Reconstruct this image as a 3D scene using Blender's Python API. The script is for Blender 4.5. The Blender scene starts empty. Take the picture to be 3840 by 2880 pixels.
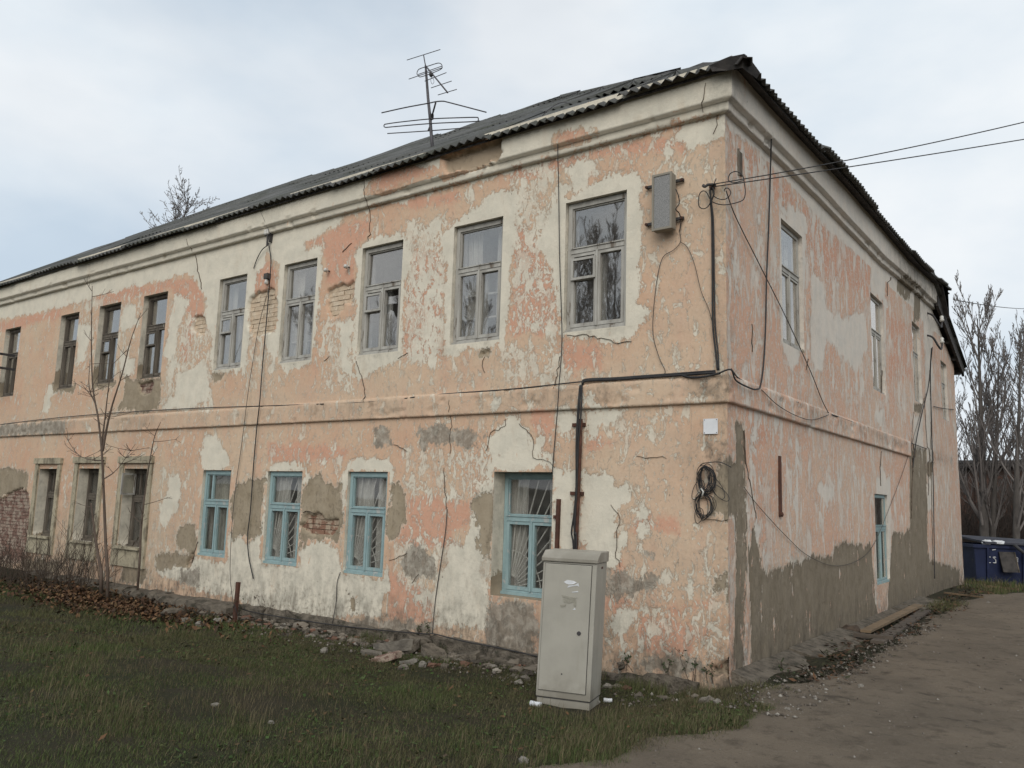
import bpy, math, random
import numpy as np
from mathutils import Vector
random.seed(7); RNG = np.random.default_rng(7)
scn = bpy.context.scene
col = scn.collection
# ------------------------------------------------------------------ camera
FPX = 3042.5                       # focal length in pixels of the 3840 px wide photograph
CAM = np.array([3.12516, -7.91728, 1.65])
CM = np.array([[0.80568612, -0.58936542, 0.05931501],      # columns: right, forward, up
               [0.59157515, 0.79550178, -0.13120885],
               [0.03014477, 0.14080244, 0.98957868]])
cd = bpy.data.cameras.new('camera'); cam = bpy.data.objects.new('camera', cd); col.objects.link(cam)
cd.sensor_width = 36; cd.lens = FPX / 3840 * 36; cd.clip_start = 0.05; cd.clip_end = 3000
from mathutils import Matrix
m4 = Matrix.Identity(4)
for r in range(3):
    m4[r][0] = CM[r, 0]; m4[r][1] = CM[r, 2]; m4[r][2] = -CM[r, 1]; m4[r][3] = CAM[r]
cam.matrix_world = m4
scn.camera = cam
# ------------------------------------------------------------------ sky, sun, exposure
SUN_DIR = Vector((0.40, -0.74, 0.56)).normalized()         # towards the sun
sun_el = math.asin(SUN_DIR.z); sun_az = math.atan2(SUN_DIR.x, SUN_DIR.y)
world = bpy.data.worlds.new('World'); scn.world = world; world.use_nodes = True
wt = world.node_tree; wt.nodes.clear()
def wn(t, **k):
    n = wt.nodes.new(t)
    for a, b in k.items(): setattr(n, a, b)
    return n
sky = wn('ShaderNodeTexSky', sky_type='NISHITA'); sky.sun_disc = False
sky.sun_elevation = sun_el; sky.sun_rotation = sun_az; sky.dust_density = 2.0
bg1 = wn('ShaderNodeBackground'); bg1.inputs[1].default_value = 0.075
wt.links.new(sky.outputs[0], bg1.inputs[0])
tc = wn('ShaderNodeTexCoord')
mp = wn('ShaderNodeMapping'); mp.inputs['Scale'].default_value = (1.0, 1.0, 2.1); mp.inputs['Location'].default_value = (3.3, 1.7, 0.35)
wt.links.new(tc.outputs['Generated'], mp.inputs[0])
ns = wn('ShaderNodeTexNoise'); ns.inputs['Scale'].default_value = 2.3; ns.inputs['Detail'].default_value = 6; ns.inputs['Roughness'].default_value = 0.5
ns2 = wn('ShaderNodeTexNoise'); ns2.inputs['Scale'].default_value = 1.1; ns2.inputs['Detail'].default_value = 5; ns2.inputs['Roughness'].default_value = 0.55
wt.links.new(mp.outputs[0], ns.inputs[0]); wt.links.new(mp.outputs[0], ns2.inputs[0])
cr = wn('ShaderNodeValToRGB')                               # cloud brightness
cr.color_ramp.elements[0].position = 0.35; cr.color_ramp.elements[0].color = (0.53, 0.62, 0.71, 1)
cr.color_ramp.elements[1].position = 0.62; cr.color_ramp.elements[1].color = (0.755, 0.79, 0.82, 1)
e_ = cr.color_ramp.elements.new(0.48); e_.color = (0.64, 0.705, 0.765, 1)
wt.links.new(ns.outputs[0], cr.inputs[0])
bg2 = wn('ShaderNodeBackground'); bg2.inputs[1].default_value = 0.85
wt.links.new(cr.outputs[0], bg2.inputs[0])
mr = wn('ShaderNodeMapRange'); mr.inputs[1].default_value = 0.36; mr.inputs[2].default_value = 0.55; mr.inputs[3].default_value = 0.80; mr.inputs[4].default_value = 1.0
wt.links.new(ns2.outputs[0], mr.inputs[0])
ms = wn('ShaderNodeMixShader'); wt.links.new(mr.outputs[0], ms.inputs[0]); wt.links.new(bg1.outputs[0], ms.inputs[1]); wt.links.new(bg2.outputs[0], ms.inputs[2])
wo = wn('ShaderNodeOutputWorld'); wt.links.new(ms.outputs[0], wo.inputs[0])
sd = bpy.data.lights.new('sun', 'SUN'); sd.energy = 1.5; sd.angle = math.radians(50); sd.color = (1.0, 0.965, 0.91)
sun = bpy.data.objects.new('sun', sd); col.objects.link(sun)
sun.rotation_euler = SUN_DIR.to_track_quat('Z', 'Y').to_euler(); sun.location = (4, -20, 15)
vs = scn.view_settings; vs.view_transform = 'Standard'; vs.look = 'None'; vs.gamma = 1; vs.use_curve_mapping = False
vs.exposure = 0.46
# ------------------------------------------------------------------ pixel -> place helpers
def ray(x, y): return CM @ np.array([(x - 1920) / FPX, 1.0, -(y - 1440) / FPX])
def on_front(x, y, off=0.0):
    d = ray(x, y); t = (-off - CAM[1]) / d[1]; return CAM + t * d
def on_side(x, y, off=0.0):
    d = ray(x, y); t = (off - CAM[0]) / d[0]; return CAM + t * d
def on_ground(x, y, z=0.0):
    d = ray(x, y); t = (z - CAM[2]) / d[2]; return CAM + t * d
DK = 3840 / 2212.0
CROP = {'A': (0, 900, 1000), 'B': (0, 1600, 1000), 'C': (900, 800, 1000), 'D': (900, 1600, 1000), 'E': (1800, 500, 1000),
        'F': (1800, 1250, 1000), 'G': (1800, 1950, 1000), 'H': (2600, 200, 1240), 'I': (2600, 1000, 1240), 'J': (2600, 1900, 1240),
        'K': (1300, 180, 1500), 'X': (0, 0, 3840), 'L': (2000, 1700, 800)}
def px(c, pts):
    o = CROP[c]; k = o[2] / 2212.0
    return [(o[0] + p[0] * k, o[1] + p[1] * k) for p in pts]
def fpoly(*a):                     # pieces 'crop',[pts],... -> wall coordinates (x,z) on the front wall
    out = []
    for i in range(0, len(a), 2):
        for q in px(a[i], a[i + 1]):
            p = on_front(*q); out.append((p[0], p[2]))
    return out
def spoly(*a):
    out = []
    for i in range(0, len(a), 2):
        for q in px(a[i], a[i + 1]):
            p = on_side(*q); out.append((p[1], p[2]))
    return out
def sstep(x, a, b):
    t = np.clip((np.asarray(x, float) - a) / (b - a), 0, 1); return t * t * (3 - 2 * t)
# ------------------------------------------------------------------ value noise (numpy)
def vnoise(x, y, seed=0):
    xi = np.floor(x).astype(np.int64); yi = np.floor(y).astype(np.int64); fx = x - xi; fy = y - yi
    fx = fx * fx * (3 - 2 * fx); fy = fy * fy * (3 - 2 * fy)
    def h(a, b):
        n = (a * 374761393 + b * 668265263 + seed * 974634777) & 0xffffffff
        n = ((n ^ (n >> 13)) * 1274126177) & 0xffffffff
        return ((n ^ (n >> 16)) & 0xffff) / 65535.0
    return (h(xi, yi) * (1 - fx) + h(xi + 1, yi) * fx) * (1 - fy) + (h(xi, yi + 1) * (1 - fx) + h(xi + 1, yi + 1) * fx) * fy
def fbm(x, y, seed=0, oct=4):
    s = 0; a = 0.5; t = 0
    for o in range(oct):
        s = s + a * vnoise(x * 2 ** o + 17.3 * o, y * 2 ** o - 9.1 * o, seed + o); t += a; a *= 0.5
    return s / t
def smin0(v, a, b): return np.clip((v - a) / (b - a), 0, 1)
def ground_z(x, y):
    x = np.asarray(x, float); y = np.asarray(y, float)
    lawn = sstep(-y, 0.0, 5.0); left = 1 - sstep(x, -0.6, 0.5)
    z = -0.20 * left * (1 - lawn) * (1 - sstep(y, 0.0, 1.0)) - 0.02
    z = z + 0.10 * sstep(-x, 9.0, 12.5) * (1 - sstep(-y, 0.3, 3.0))      # earth banked up against the wall at the left
    z = z - 0.62 * sstep(y, 14.5, 21.0)
    z = z + 0.05 * (fbm(x * 0.6, y * 0.6, 3, 3) - 0.5)
    return z
# ------------------------------------------------------------------ objects
WLOC = {}
def mk(name, V, F, mat=None, parent=None, smooth=False, attrs=None, cols=None):
    V = np.asarray(V, dtype=np.float64).reshape(-1, 3)
    loc = np.array([(V[:, 0].min() + V[:, 0].max()) / 2, (V[:, 1].min() + V[:, 1].max()) / 2, V[:, 2].min()])
    me = bpy.data.meshes.new(name)
    L = V - loc
    if isinstance(F, np.ndarray):
        n, k = F.shape
        me.vertices.add(len(L)); me.vertices.foreach_set('co', L.astype(np.float32).ravel())
        me.loops.add(n * k); me.loops.foreach_set('vertex_index', F.astype(np.int32).ravel())
        me.polygons.add(n); me.polygons.foreach_set('loop_start', np.arange(0, n * k, k, dtype=np.int32))
        me.update(calc_edges=True)
    else:
        me.from_pydata([tuple(v) for v in L], [], F)
    if attrs:
        for an, av in attrs.items():
            a = me.attributes.new(an, 'FLOAT', 'POINT'); a.data.foreach_set('value', np.asarray(av, dtype=np.float32))
    if cols is not None:
        a = me.attributes.new('tint', 'FLOAT_COLOR', 'POINT')
        c4 = np.ones((len(V), 4), np.float32); c4[:, :3] = cols; a.data.foreach_set('color', c4.ravel())
    if smooth: me.polygons.foreach_set('use_smooth', np.ones(len(me.polygons), bool))
    if mat: me.materials.append(mat)
    return link(name, me, loc, parent)
def link(name, me, loc, parent=None):
    o = bpy.data.objects.new(name, me); col.objects.link(o)
    pl = np.zeros(3)
    if parent is not None:
        o.parent = parent; pl = WLOC[parent.name]
    o.location = Vector(tuple(np.asarray(loc) - pl)); WLOC[o.name] = np.asarray(loc, float)
    return o
def empty(name, loc, label=None, cat=None, group=None):
    o = bpy.data.objects.new(name, None); col.objects.link(o); o.location = Vector(tuple(loc)); o.empty_display_size = 0.2
    WLOC[o.name] = np.asarray(loc, float)
    if label: tag(o, label, cat, group)
    return o
def tag(o, label=None, cat=None, group=None, kind=None):
    if label: o['label'] = label
    if cat: o['category'] = cat
    if group: o['group'] = group
    if kind: o['kind'] = kind
    return o
FR = lambda p: np.stack([p[..., 0], -p[..., 2], p[..., 1]], -1)      # (u,v,d) -> world, front wall
SI = lambda p: np.stack([p[..., 2], p[..., 0], p[..., 1]], -1)       # side wall
WW = lambda p: p
class MB:
    def __init__(s, tf=WW): s.V = []; s.F = []; s.n = 0; s.tf = tf
    def add(s, V, F):
        V = np.asarray(V, float); s.V.append(V); s.F += [tuple(i + s.n for i in f) for f in F]; s.n += len(V); return s
    def box(s, a, b, jit=0.0):
        a = np.minimum(a, b).astype(float); b = np.maximum(a, b) if False else np.asarray(b, float)
        lo = np.minimum(a, b); hi = np.maximum(a, b)
        V = np.array([[x, y, z] for x in (lo[0], hi[0]) for y in (lo[1], hi[1]) for z in (lo[2], hi[2])])
        if jit: V = V + RNG.uniform(-jit, jit, V.shape)
        return s.add(V, [(0, 1, 3, 2), (4, 6, 7, 5), (0, 4, 5, 1), (2, 3, 7, 6), (0, 2, 6, 4), (1, 5, 7, 3)])
    def hexa(s, V8):
        return s.add(V8, [(0, 1, 3, 2), (4, 6, 7, 5), (0, 4, 5, 1), (2, 3, 7, 6), (0, 2, 6, 4), (1, 5, 7, 3)])
    def tube(s, P, r, k=6, closed=False):
        P = np.asarray(P, float); n = len(P); r = np.broadcast_to(np.asarray(r, float), (n,))
        T = np.empty_like(P); T[1:-1] = P[2:] - P[:-2]; T[0] = P[1] - P[0]; T[-1] = P[-1] - P[-2]
        if closed: T[0] = T[-1] = P[1] - P[-2]
        T /= np.linalg.norm(T, axis=1, keepdims=True) + 1e-12
        up = np.array([0, 0, 1.0]) if abs(T[0][2]) < 0.9 else np.array([1.0, 0, 0])
        N = np.cross(T[0], up); N /= np.linalg.norm(N); V = []
        a = np.arange(k) * 2 * math.pi / k
        for i in range(n):
            N = N - T[i] * np.dot(N, T[i]); N /= np.linalg.norm(N) + 1e-12; B = np.cross(T[i], N)
            V.append(P[i] + r[i] * (np.cos(a)[:, None] * N + np.sin(a)[:, None] * B))
        F = [(i * k + j, i * k + (j + 1) % k, (i + 1) * k + (j + 1) % k, (i + 1) * k + j) for i in range(n - 1) for j in range(k)]
        F += [tuple(range(k))[::-1], tuple((n - 1) * k + j for j in range(k))]
        return s.add(np.concatenate(V), F)
    def prism(s, poly, d0, d1):        # polygon in (u,v), from depth d0 to d1
        n = len(poly); V = [(p[0], p[1], d0) for p in poly] + [(p[0], p[1], d1) for p in poly]
        F = [tuple(range(n)), tuple(range(2 * n - 1, n - 1, -1))] + [(i, n + i, n + (i + 1) % n, (i + 1) % n) for i in range(n)]
        return s.add(V, F)
    def lathe(s, prof, c, axis=(0, 0, 1), k=12):
        ax = np.asarray(axis, float); ax /= np.linalg.norm(ax); q = np.array([1.0, 0, 0]) if abs(ax[0]) < .9 else np.array([0, 1.0, 0])
        N = np.cross(ax, q); N /= np.linalg.norm(N); B = np.cross(ax, N); c = np.asarray(c, float); V = []
        for r, h in prof:
            for j in range(k):
                t = 2 * math.pi * j / k; V.append(c + ax * h + r * (math.cos(t) * N + math.sin(t) * B))
        n = len(prof)
        F = [(i * k + j, i * k + (j + 1) % k, (i + 1) * k + (j + 1) % k, (i + 1) * k + j) for i in range(n - 1) for j in range(k)]
        F += [tuple(range(k))[::-1], tuple((n - 1) * k + j for j in range(k))]
        return s.add(V, F)
    def build(s, name, mat, parent=None, smooth=False):
        V = s.tf(np.concatenate(s.V)); return mk(name, V, s.F, mat, parent, smooth)
def smoothpath(P, n=6):
    P = np.asarray(P, float)
    if len(P) < 3: return P
    Q = np.vstack([2 * P[0] - P[1], P, 2 * P[-1] - P[-2]]); out = []
    for i in range(1, len(Q) - 2):
        for t in np.linspace(0, 1, n, endpoint=False):
            a, b, c, d = Q[i - 1], Q[i], Q[i + 1], Q[i + 2]
            out.append(0.5 * (2 * b + (c - a) * t + (2 * a - 5 * b + 4 * c - d) * t ** 2 + (3 * b - a - 3 * c + d) * t ** 3))
    out.append(P[-1]); return np.array(out)
# ------------------------------------------------------------------ materials
class NT:
    def __init__(s, name):
        s.m = bpy.data.materials.new(name); s.m.use_nodes = True; s.t = s.m.node_tree; s.t.nodes.clear()
        s.out = s.t.nodes.new('ShaderNodeOutputMaterial')
    def n(s, t, **k):
        x = s.t.nodes.new(t)
        for a, b in k.items(): setattr(x, a, b)
        return x
    def set(s, sock, v):
        if isinstance(v, bpy.types.NodeSocket): s.t.links.new(v, sock)
        elif isinstance(v, (tuple, list)) and len(v) == 3 and sock.type == 'RGBA': sock.default_value = (*v, 1)
        else: sock.default_value = v
    def pos(s): return s.n('ShaderNodeNewGeometry').outputs['Position']
    def objc(s): return s.n('ShaderNodeTexCoord').outputs['Object']
    def mapv(s, v, scale=(1, 1, 1), loc=(0, 0, 0)):
        x = s.n('ShaderNodeMapping'); s.set(x.inputs[0], v); x.inputs['Scale'].default_value = scale; x.inputs['Location'].default_value = loc
        return x.outputs[0]
    def noise(s, v, scale, detail=4, rough=0.55, dist=0.0):
        x = s.n('ShaderNodeTexNoise'); s.set(x.inputs['Vector'], v); x.inputs['Scale'].default_value = scale
        x.inputs['Detail'].default_value = detail; x.inputs['Roughness'].default_value = rough; x.inputs['Distortion'].default_value = dist
        return x.outputs[0]
    def vor(s, v, scale, feature='F1'):
        x = s.n('ShaderNodeTexVoronoi', feature=feature); s.set(x.inputs['Vector'], v); x.inputs['Scale'].default_value = scale
        return x.outputs[0]
    def math(s, op, a, b=0.0, c=None):
        x = s.n('ShaderNodeMath', operation=op); s.set(x.inputs[0], a); s.set(x.inputs[1], b)
        if c is not None: s.set(x.inputs[2], c)
        return x.outputs[0]
    def step(s, v, a, b, lo=0.0, hi=1.0):
        x = s.n('ShaderNodeMapRange', interpolation_type='SMOOTHSTEP'); s.set(x.inputs[0], v)
        s.set(x.inputs[1], a); s.set(x.inputs[2], b); x.inputs[3].default_value = lo; x.inputs[4].default_value = hi
        return x.outputs[0]
    def mix(s, f, a, b, blend='MIX'):
        x = s.n('ShaderNodeMix', data_type='RGBA', blend_type=blend); s.set(x.inputs[0], f); s.set(x.inputs[6], a); s.set(x.inputs[7], b)
        return x.outputs[2]
    def attr(s, name, out='Fac'):
        x = s.n('ShaderNodeAttribute', attribute_name=name); return x.outputs[out]
    def rnd(s): return s.n('ShaderNodeObjectInfo').outputs['Random']
    def bump(s, h, dist=0.01, strength=1.0):
        x = s.n('ShaderNodeBump'); s.set(x.inputs['Height'], h); x.inputs['Distance'].default_value = dist; x.inputs['Strength'].default_value = strength
        return x.outputs[0]
    def done(s, color, rough=0.85, normal=None, metal=0.0, spec=0.3, trans=None):
        b = s.n('ShaderNodeBsdfPrincipled'); s.set(b.inputs['Base Color'], color); s.set(b.inputs['Roughness'], rough)
        b.inputs['Metallic'].default_value = metal; b.inputs['Specular IOR Level'].default_value = spec
        if normal is not None: s.set(b.inputs['Normal'], normal)
        s.t.links.new(b.outputs[0], s.out.inputs[0]); return s.m
def srgb(r, g, b): return tuple(((c / 255) / 12.92 if c / 255 <= 0.04045 else ((c / 255 + 0.055) / 1.055) ** 2.4) for c in (r, g, b))
def basic(name, c1, c2, scale=8, rough=0.8, metal=0.0, bump=0.003, spec=0.3, stretch=(1, 1, 1), wear=None, wearat=0.6):
    t = NT(name); v = t.mapv(t.objc(), stretch); n1 = t.noise(v, scale, 5, 0.6); n2 = t.noise(v, scale * 6, 4, 0.6)
    c = t.mix(t.step(n1, 0.35, 0.65), c1, c2)
    c = t.mix(t.math('MULTIPLY', t.math('SUBTRACT', t.rnd(), 0.5), 0.12), c, (1, 1, 1), 'MIX') if False else c
    if wear is not None: c = t.mix(t.step(t.math('ADD', n1, t.math('MULTIPLY', n2, 0.5)), wearat, wearat + 0.06), c, wear)
    return t.done(c, rough, t.bump(t.math('ADD', n1, n2), bump), metal, spec)
PEACH1 = (0.56, 0.368, 0.25); PEACH2 = (0.57, 0.425, 0.30); SALMON = (0.565, 0.305, 0.210); CREAM1 = (0.655, 0.60, 0.49); CREAM2 = (0.585, 0.542, 0.445)
CEM1 = (0.185, 0.152, 0.108); CEM2 = (0.245, 0.205, 0.152); DIRT = (0.085, 0.072, 0.055)
def wall_mat(name, side=False):
    t = NT(name); p = t.pos()
    big = t.noise(p, 0.7, 4, 0.6); med = t.noise(p, 4.0, 6, 0.62); fine = t.noise(p, 22, 6, 0.65); grain = t.noise(p, 90, 3, 0.6)
    vs_ = t.mapv(p, (1, 1, 0.33)); strk = t.noise(vs_, 13, 6, 0.62, 0.4); strk2 = t.noise(vs_, 3.2, 5, 0.6)
    flk = t.noise(t.mapv(p, (1, 1, 0.5 if not side else 0.3), (5, 2, 9)), 8.0 if not side else 6.5, 9, 0.74, 0.7)
    flk2 = t.noise(t.mapv(p, (1, 1, 0.6), (15, 4, 2)), 26, 6, 0.7, 0.5)
    ev = t.mapv(p, (1, 1, 0.30)) if side else t.mapv(p, (1, 1, 0.62))
    edge = t.math('ADD', t.math('MULTIPLY', t.math('SUBTRACT', t.noise(ev, 4.5, 8, 0.7), 0.5), 0.52), t.math('MULTIPLY', t.math('SUBTRACT', t.noise(ev, 24, 6, 0.7), 0.5), 0.22))
    def msk(name, w=0.012, off=0.0):
        return t.step(t.math('ADD', t.math('ADD', t.attr(name), edge), off), -w, w)
    base = t.mix(t.step(big, 0.36, 0.64), PEACH1 if not side else (0.575, 0.352, 0.252), PEACH2 if not side else (0.575, 0.405, 0.302))
    base = t.mix(t.step(strk2, 0.48, 0.72, 0, 0.55), base, SALMON if not side else (0.565, 0.318, 0.228))
    base = t.mix(t.math('MULTIPLY', t.step(t.math('ADD', t.attr('tan'), t.math('MULTIPLY', t.math('SUBTRACT', strk2, 0.5), 0.9)), -0.18, 0.18), 0.42), base, t.mix(t.step(med, 0.4, 0.62), (0.555, 0.425, 0.305), (0.52, 0.42, 0.315)))
    base = t.mix(t.math('MULTIPLY', msk('pink', 0.05), 0.85), base, SALMON)
    base = t.mix(t.step(fine, 0.48, 0.75, 0, 0.45), base, (0.62, 0.50, 0.375)); base = t.mix(t.step(t.noise(vs_, 40, 5, 0.6), 0.45, 0.75, 0, 0.20), base, (0.40, 0.26, 0.165))
    # flaked paint, density from 'peel'
    thr = t.math('SUBTRACT', 0.617 if not side else 0.60, t.math('MULTIPLY', t.attr('peel'), 0.16))
    mf = t.math('MULTIPLY', t.step(flk, t.math('SUBTRACT', thr, 0.012), t.math('ADD', thr, 0.022)), t.step(t.noise(p, 2.1, 4, 0.6), 0.3, 0.62, 0.55, 1.0))
    mf = t.math('MAXIMUM', mf, t.step(flk2, t.math('ADD', thr, 0.045), t.math('ADD', thr, 0.06)))
    mc = msk('cream'); light = t.math('MAXIMUM', mf, mc)
    cr_ = t.mix(t.step(med, 0.38, 0.66), CREAM1 if not side else (0.61, 0.55, 0.475), CREAM2 if not side else (0.555, 0.515, 0.455))
    cr_ = t.mix(t.step(strk2, 0.56, 0.8, 0, 0.4), cr_, (0.50, 0.375, 0.25))
    # remains of paint on the cream
    mfr = t.step(t.noise(t.mapv(p, (1, 1, 0.5), (1, 7, 3)), 6.0, 8, 0.7, 0.8), 0.655, 0.67)
    c = t.mix(light, base, t.mix(t.math('MULTIPLY', mfr, 0.75), cr_, PEACH1))
    # thin dark rim where the coat has lifted
    rim = t.math('SUBTRACT', t.step(flk, t.math('SUBTRACT', thr, 0.020), t.math('SUBTRACT', thr, 0.004)), mf)
    c = t.mix(t.math('MULTIPLY', t.math('MAXIMUM', rim, 0), 0.12), c, (0.22, 0.13, 0.08))
    rimc = t.math('SUBTRACT', msk('cream', 0.012, 0.035), mc); c = t.mix(t.math('MULTIPLY', t.math('MAXIMUM', rimc, 0), t.step(med, 0.45, 0.6, 0.0, 0.25)), c, (0.25, 0.16, 0.10))
    mcem = msk('cement', 0.010); rimk = t.math('SUBTRACT', msk('cement', 0.012, 0.03), mcem); c = t.mix(t.math('MULTIPLY', t.math('MAXIMUM', rimk, 0), 0.55), c, (0.60, 0.55, 0.45))
    cem = t.mix(t.step(t.math('ADD', med, t.math('MULTIPLY', fine, 0.3)), 0.45, 0.8), CEM1 if side else (0.275, 0.222, 0.152), CEM2 if side else (0.345, 0.285, 0.205))
    if side: mcem = t.math('MULTIPLY', mcem, t.step(t.noise(t.mapv(p, (1, 1, 0.4), (3, 8, 1)), 5.5, 7, 0.68), 0.615, 0.635, 1, 0))
    cem = t.mix(t.step(strk2, 0.45, 0.75, 0, 0.5), cem, (0.16, 0.13, 0.092) if side else (0.20, 0.165, 0.118)); c = t.mix(mcem, c, cem)
    mg = msk('grey', 0.02)
    c = t.mix(t.math('MULTIPLY', mg, 0.9), c, t.mix(t.step(t.noise(p, 7, 7, 0.68), 0.42, 0.62), (0.225, 0.195, 0.155), (0.385, 0.35, 0.29)))
    mb = t.step(t.attr('brick'), -0.012, 0.012)
    c = t.mix(mb, c, (0.42, 0.33, 0.235))
    # chips, spots, soot and splash dirt
    chip = t.step(t.vor(t.mapv(p, (1, 1, 0.8)), 5.5), 0.035, 0.055, 1, 0); chip = t.math('MULTIPLY', chip, t.step(med, 0.5, 0.56))
    c = t.mix(t.math('MULTIPLY', chip, 0.6), c, (0.17, 0.13, 0.09))
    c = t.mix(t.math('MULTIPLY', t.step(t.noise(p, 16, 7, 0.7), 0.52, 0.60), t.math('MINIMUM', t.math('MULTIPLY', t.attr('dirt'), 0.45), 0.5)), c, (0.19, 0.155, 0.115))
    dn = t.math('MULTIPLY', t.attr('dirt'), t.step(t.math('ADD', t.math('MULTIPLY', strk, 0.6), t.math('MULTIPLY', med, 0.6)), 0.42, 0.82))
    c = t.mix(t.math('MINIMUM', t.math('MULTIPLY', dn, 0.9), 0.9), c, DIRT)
    c = t.mix(t.step(strk, 0.56, 0.78, 0, 0.16), c, (0.24, 0.18, 0.13))
    c = t.mix(t.step(grain, 0.35, 0.7, 0.0, 0.07), c, (0.15, 0.12, 0.09))
    h = t.math('ADD', t.math('MULTIPLY', light, -0.75), t.math('MULTIPLY', mcem, -1.8))
    h = t.math('ADD', h, t.math('ADD', t.math('MULTIPLY', fine, 0.9), t.math('MULTIPLY', med, 1.6)))
    h = t.math('ADD', h, t.math('ADD', t.math('MULTIPLY', grain, 0.16), t.math('MULTIPLY', chip, -0.8)))
    return t.done(c, 0.92, t.bump(h, 0.008, 0.75), 0, 0.15)
M = {}
M['wall'] = wall_mat('plaster_front'); M['wall_s'] = wall_mat('plaster_side', True)
def brick_mat(name, a, b, mortar, amount=0.5):
    t = NT(name); v = t.pos(); n = t.noise(v, 9, 5, 0.65); f = t.noise(v, 60, 4)
    c = t.mix(t.rnd(), a, b); c = t.mix(t.step(n, amount, amount + 0.08), c, mortar); c = t.mix(t.step(f, 0.5, 0.75, 0, 0.4), c, (0.1, 0.07, 0.05))
    return t.done(c, 0.93, t.bump(t.math('ADD', n, f), 0.006), 0, 0.15)
M['brick_cream'] = brick_mat('brick_cream', (0.54, 0.42, 0.30), (0.50, 0.40, 0.29), (0.58, 0.48, 0.36), 0.5)
M['brick_red'] = brick_mat('brick_red', (0.25, 0.135, 0.09), (0.20, 0.12, 0.085), (0.36, 0.28, 0.205), 0.46)
M['brick_old'] = brick_mat('brick_old', (0.20, 0.118, 0.09), (0.155, 0.098, 0.078), (0.30, 0.235, 0.185), 0.47)
M['wood_grey'] = basic('paint_grey', (0.40, 0.385, 0.345), (0.29, 0.275, 0.245), 7, 0.75, stretch=(1, 1, 0.25), wear=(0.14, 0.115, 0.09), wearat=0.88)
M['wood_blue'] = basic('paint_blue', (0.265, 0.36, 0.36), (0.21, 0.295, 0.30), 7, 0.6, stretch=(1, 1, 0.4), wear=(0.36, 0.37, 0.35), wearat=0.86)
M['wood_brown'] = basic('wood_brown', (0.135, 0.115, 0.09), (0.075, 0.062, 0.05), 7, 0.85, stretch=(1, 1, 0.2), wear=(0.24, 0.22, 0.18), wearat=0.9)
M['wood_white'] = basic('paint_white', (0.50, 0.50, 0.47), (0.40, 0.39, 0.36), 7, 0.6)
M['wood_dark'] = basic('wood_dark', (0.062, 0.055, 0.05), (0.035, 0.032, 0.03), 6, 0.9, stretch=(1, 1, 1))
M['plank'] = basic('plank', (0.10, 0.08, 0.062), (0.06, 0.048, 0.038), 6, 0.9, stretch=(0.3, 1, 1))
M['plank_new'] = basic('plank_pale', (0.20, 0.14, 0.085), (0.13, 0.095, 0.06), 6, 0.85, stretch=(0.3, 1, 1))
M['rust'] = basic('rust', (0.095, 0.042, 0.028), (0.055, 0.028, 0.02), 12, 0.9)
M['iron'] = basic('iron', (0.06, 0.055, 0.055), (0.035, 0.033, 0.033), 12, 0.7)
M['antenna'] = basic('antenna_metal', (0.10, 0.095, 0.10), (0.07, 0.065, 0.07), 12, 0.6, 0.3)
M['cable'] = basic('cable_black', (0.022, 0.021, 0.022), (0.035, 0.033, 0.032), 12, 0.6)
M['cable_grey'] = basic('cable_grey', (0.075, 0.068, 0.06), (0.05, 0.046, 0.042), 12, 0.75)
M['ceramic'] = basic('ceramic', (0.55, 0.54, 0.50), (0.42, 0.40, 0.36), 12, 0.3, spec=0.5)
M['crack'] = basic('crack_dark', (0.075, 0.058, 0.044), (0.12, 0.095, 0.07), 12, 0.95)
M['concrete'] = basic('concrete', (0.165, 0.14, 0.108), (0.075, 0.062, 0.048), 7, 0.95, bump=0.03, wear=(0.045, 0.042, 0.028), wearat=0.84)
M['stone'] = basic('stone', (0.17, 0.15, 0.122), (0.095, 0.083, 0.068), 5, 0.93, bump=0.015, wear=(0.07, 0.06, 0.04), wearat=0.92)
M['stone_pale'] = basic('stone_pale', (0.22, 0.20, 0.17), (0.13, 0.118, 0.10), 6, 0.9, bump=0.01)
M['paper'] = basic('paper', (0.62, 0.63, 0.64), (0.50, 0.51, 0.52), 10, 0.8)
M['plate'] = basic('white_plate', (0.66, 0.665, 0.67), (0.58, 0.585, 0.59), 5, 0.5)
M['curtain'] = basic('curtain', (0.50, 0.485, 0.445), (0.38, 0.37, 0.34), 3, 0.9, stretch=(8, 8, 0.4))
M['room'] = basic('room_plaster', (0.48, 0.465, 0.43), (0.38, 0.365, 0.335), 1.5, 0.95)
M['bar'] = basic('window_bar', (0.55, 0.54, 0.50), (0.45, 0.44, 0.41), 10, 0.6)
def cabinet_mat():
    t = NT('cabinet_paint'); o = t.objc(); n = t.noise(o, 3, 5); f = t.noise(t.mapv(o, (1, 1, 0.15)), 14, 5)
    z = t.n('ShaderNodeSeparateXYZ'); t.set(z.inputs[0], o)
    c = t.mix(t.step(n, 0.35, 0.7), (0.345, 0.325, 0.276), (0.30, 0.283, 0.24))
    c = t.mix(t.step(f, 0.55, 0.78, 0, 0.25), c, (0.24, 0.22, 0.17))
    sm = t.math('MULTIPLY', t.step(z.outputs[2], 0.0, 0.22, 1, 0), t.step(n, 0.3, 0.6)); c = t.mix(t.math('MULTIPLY', sm, 0.5), c, (0.12, 0.10, 0.07))
    return t.done(c, t.step(f, 0.3, 0.7, 0.42, 0.6), t.bump(t.noise(o, 120, 2), 0.0006), 0, 0.4)
M['cabinet'] = cabinet_mat()
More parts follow.
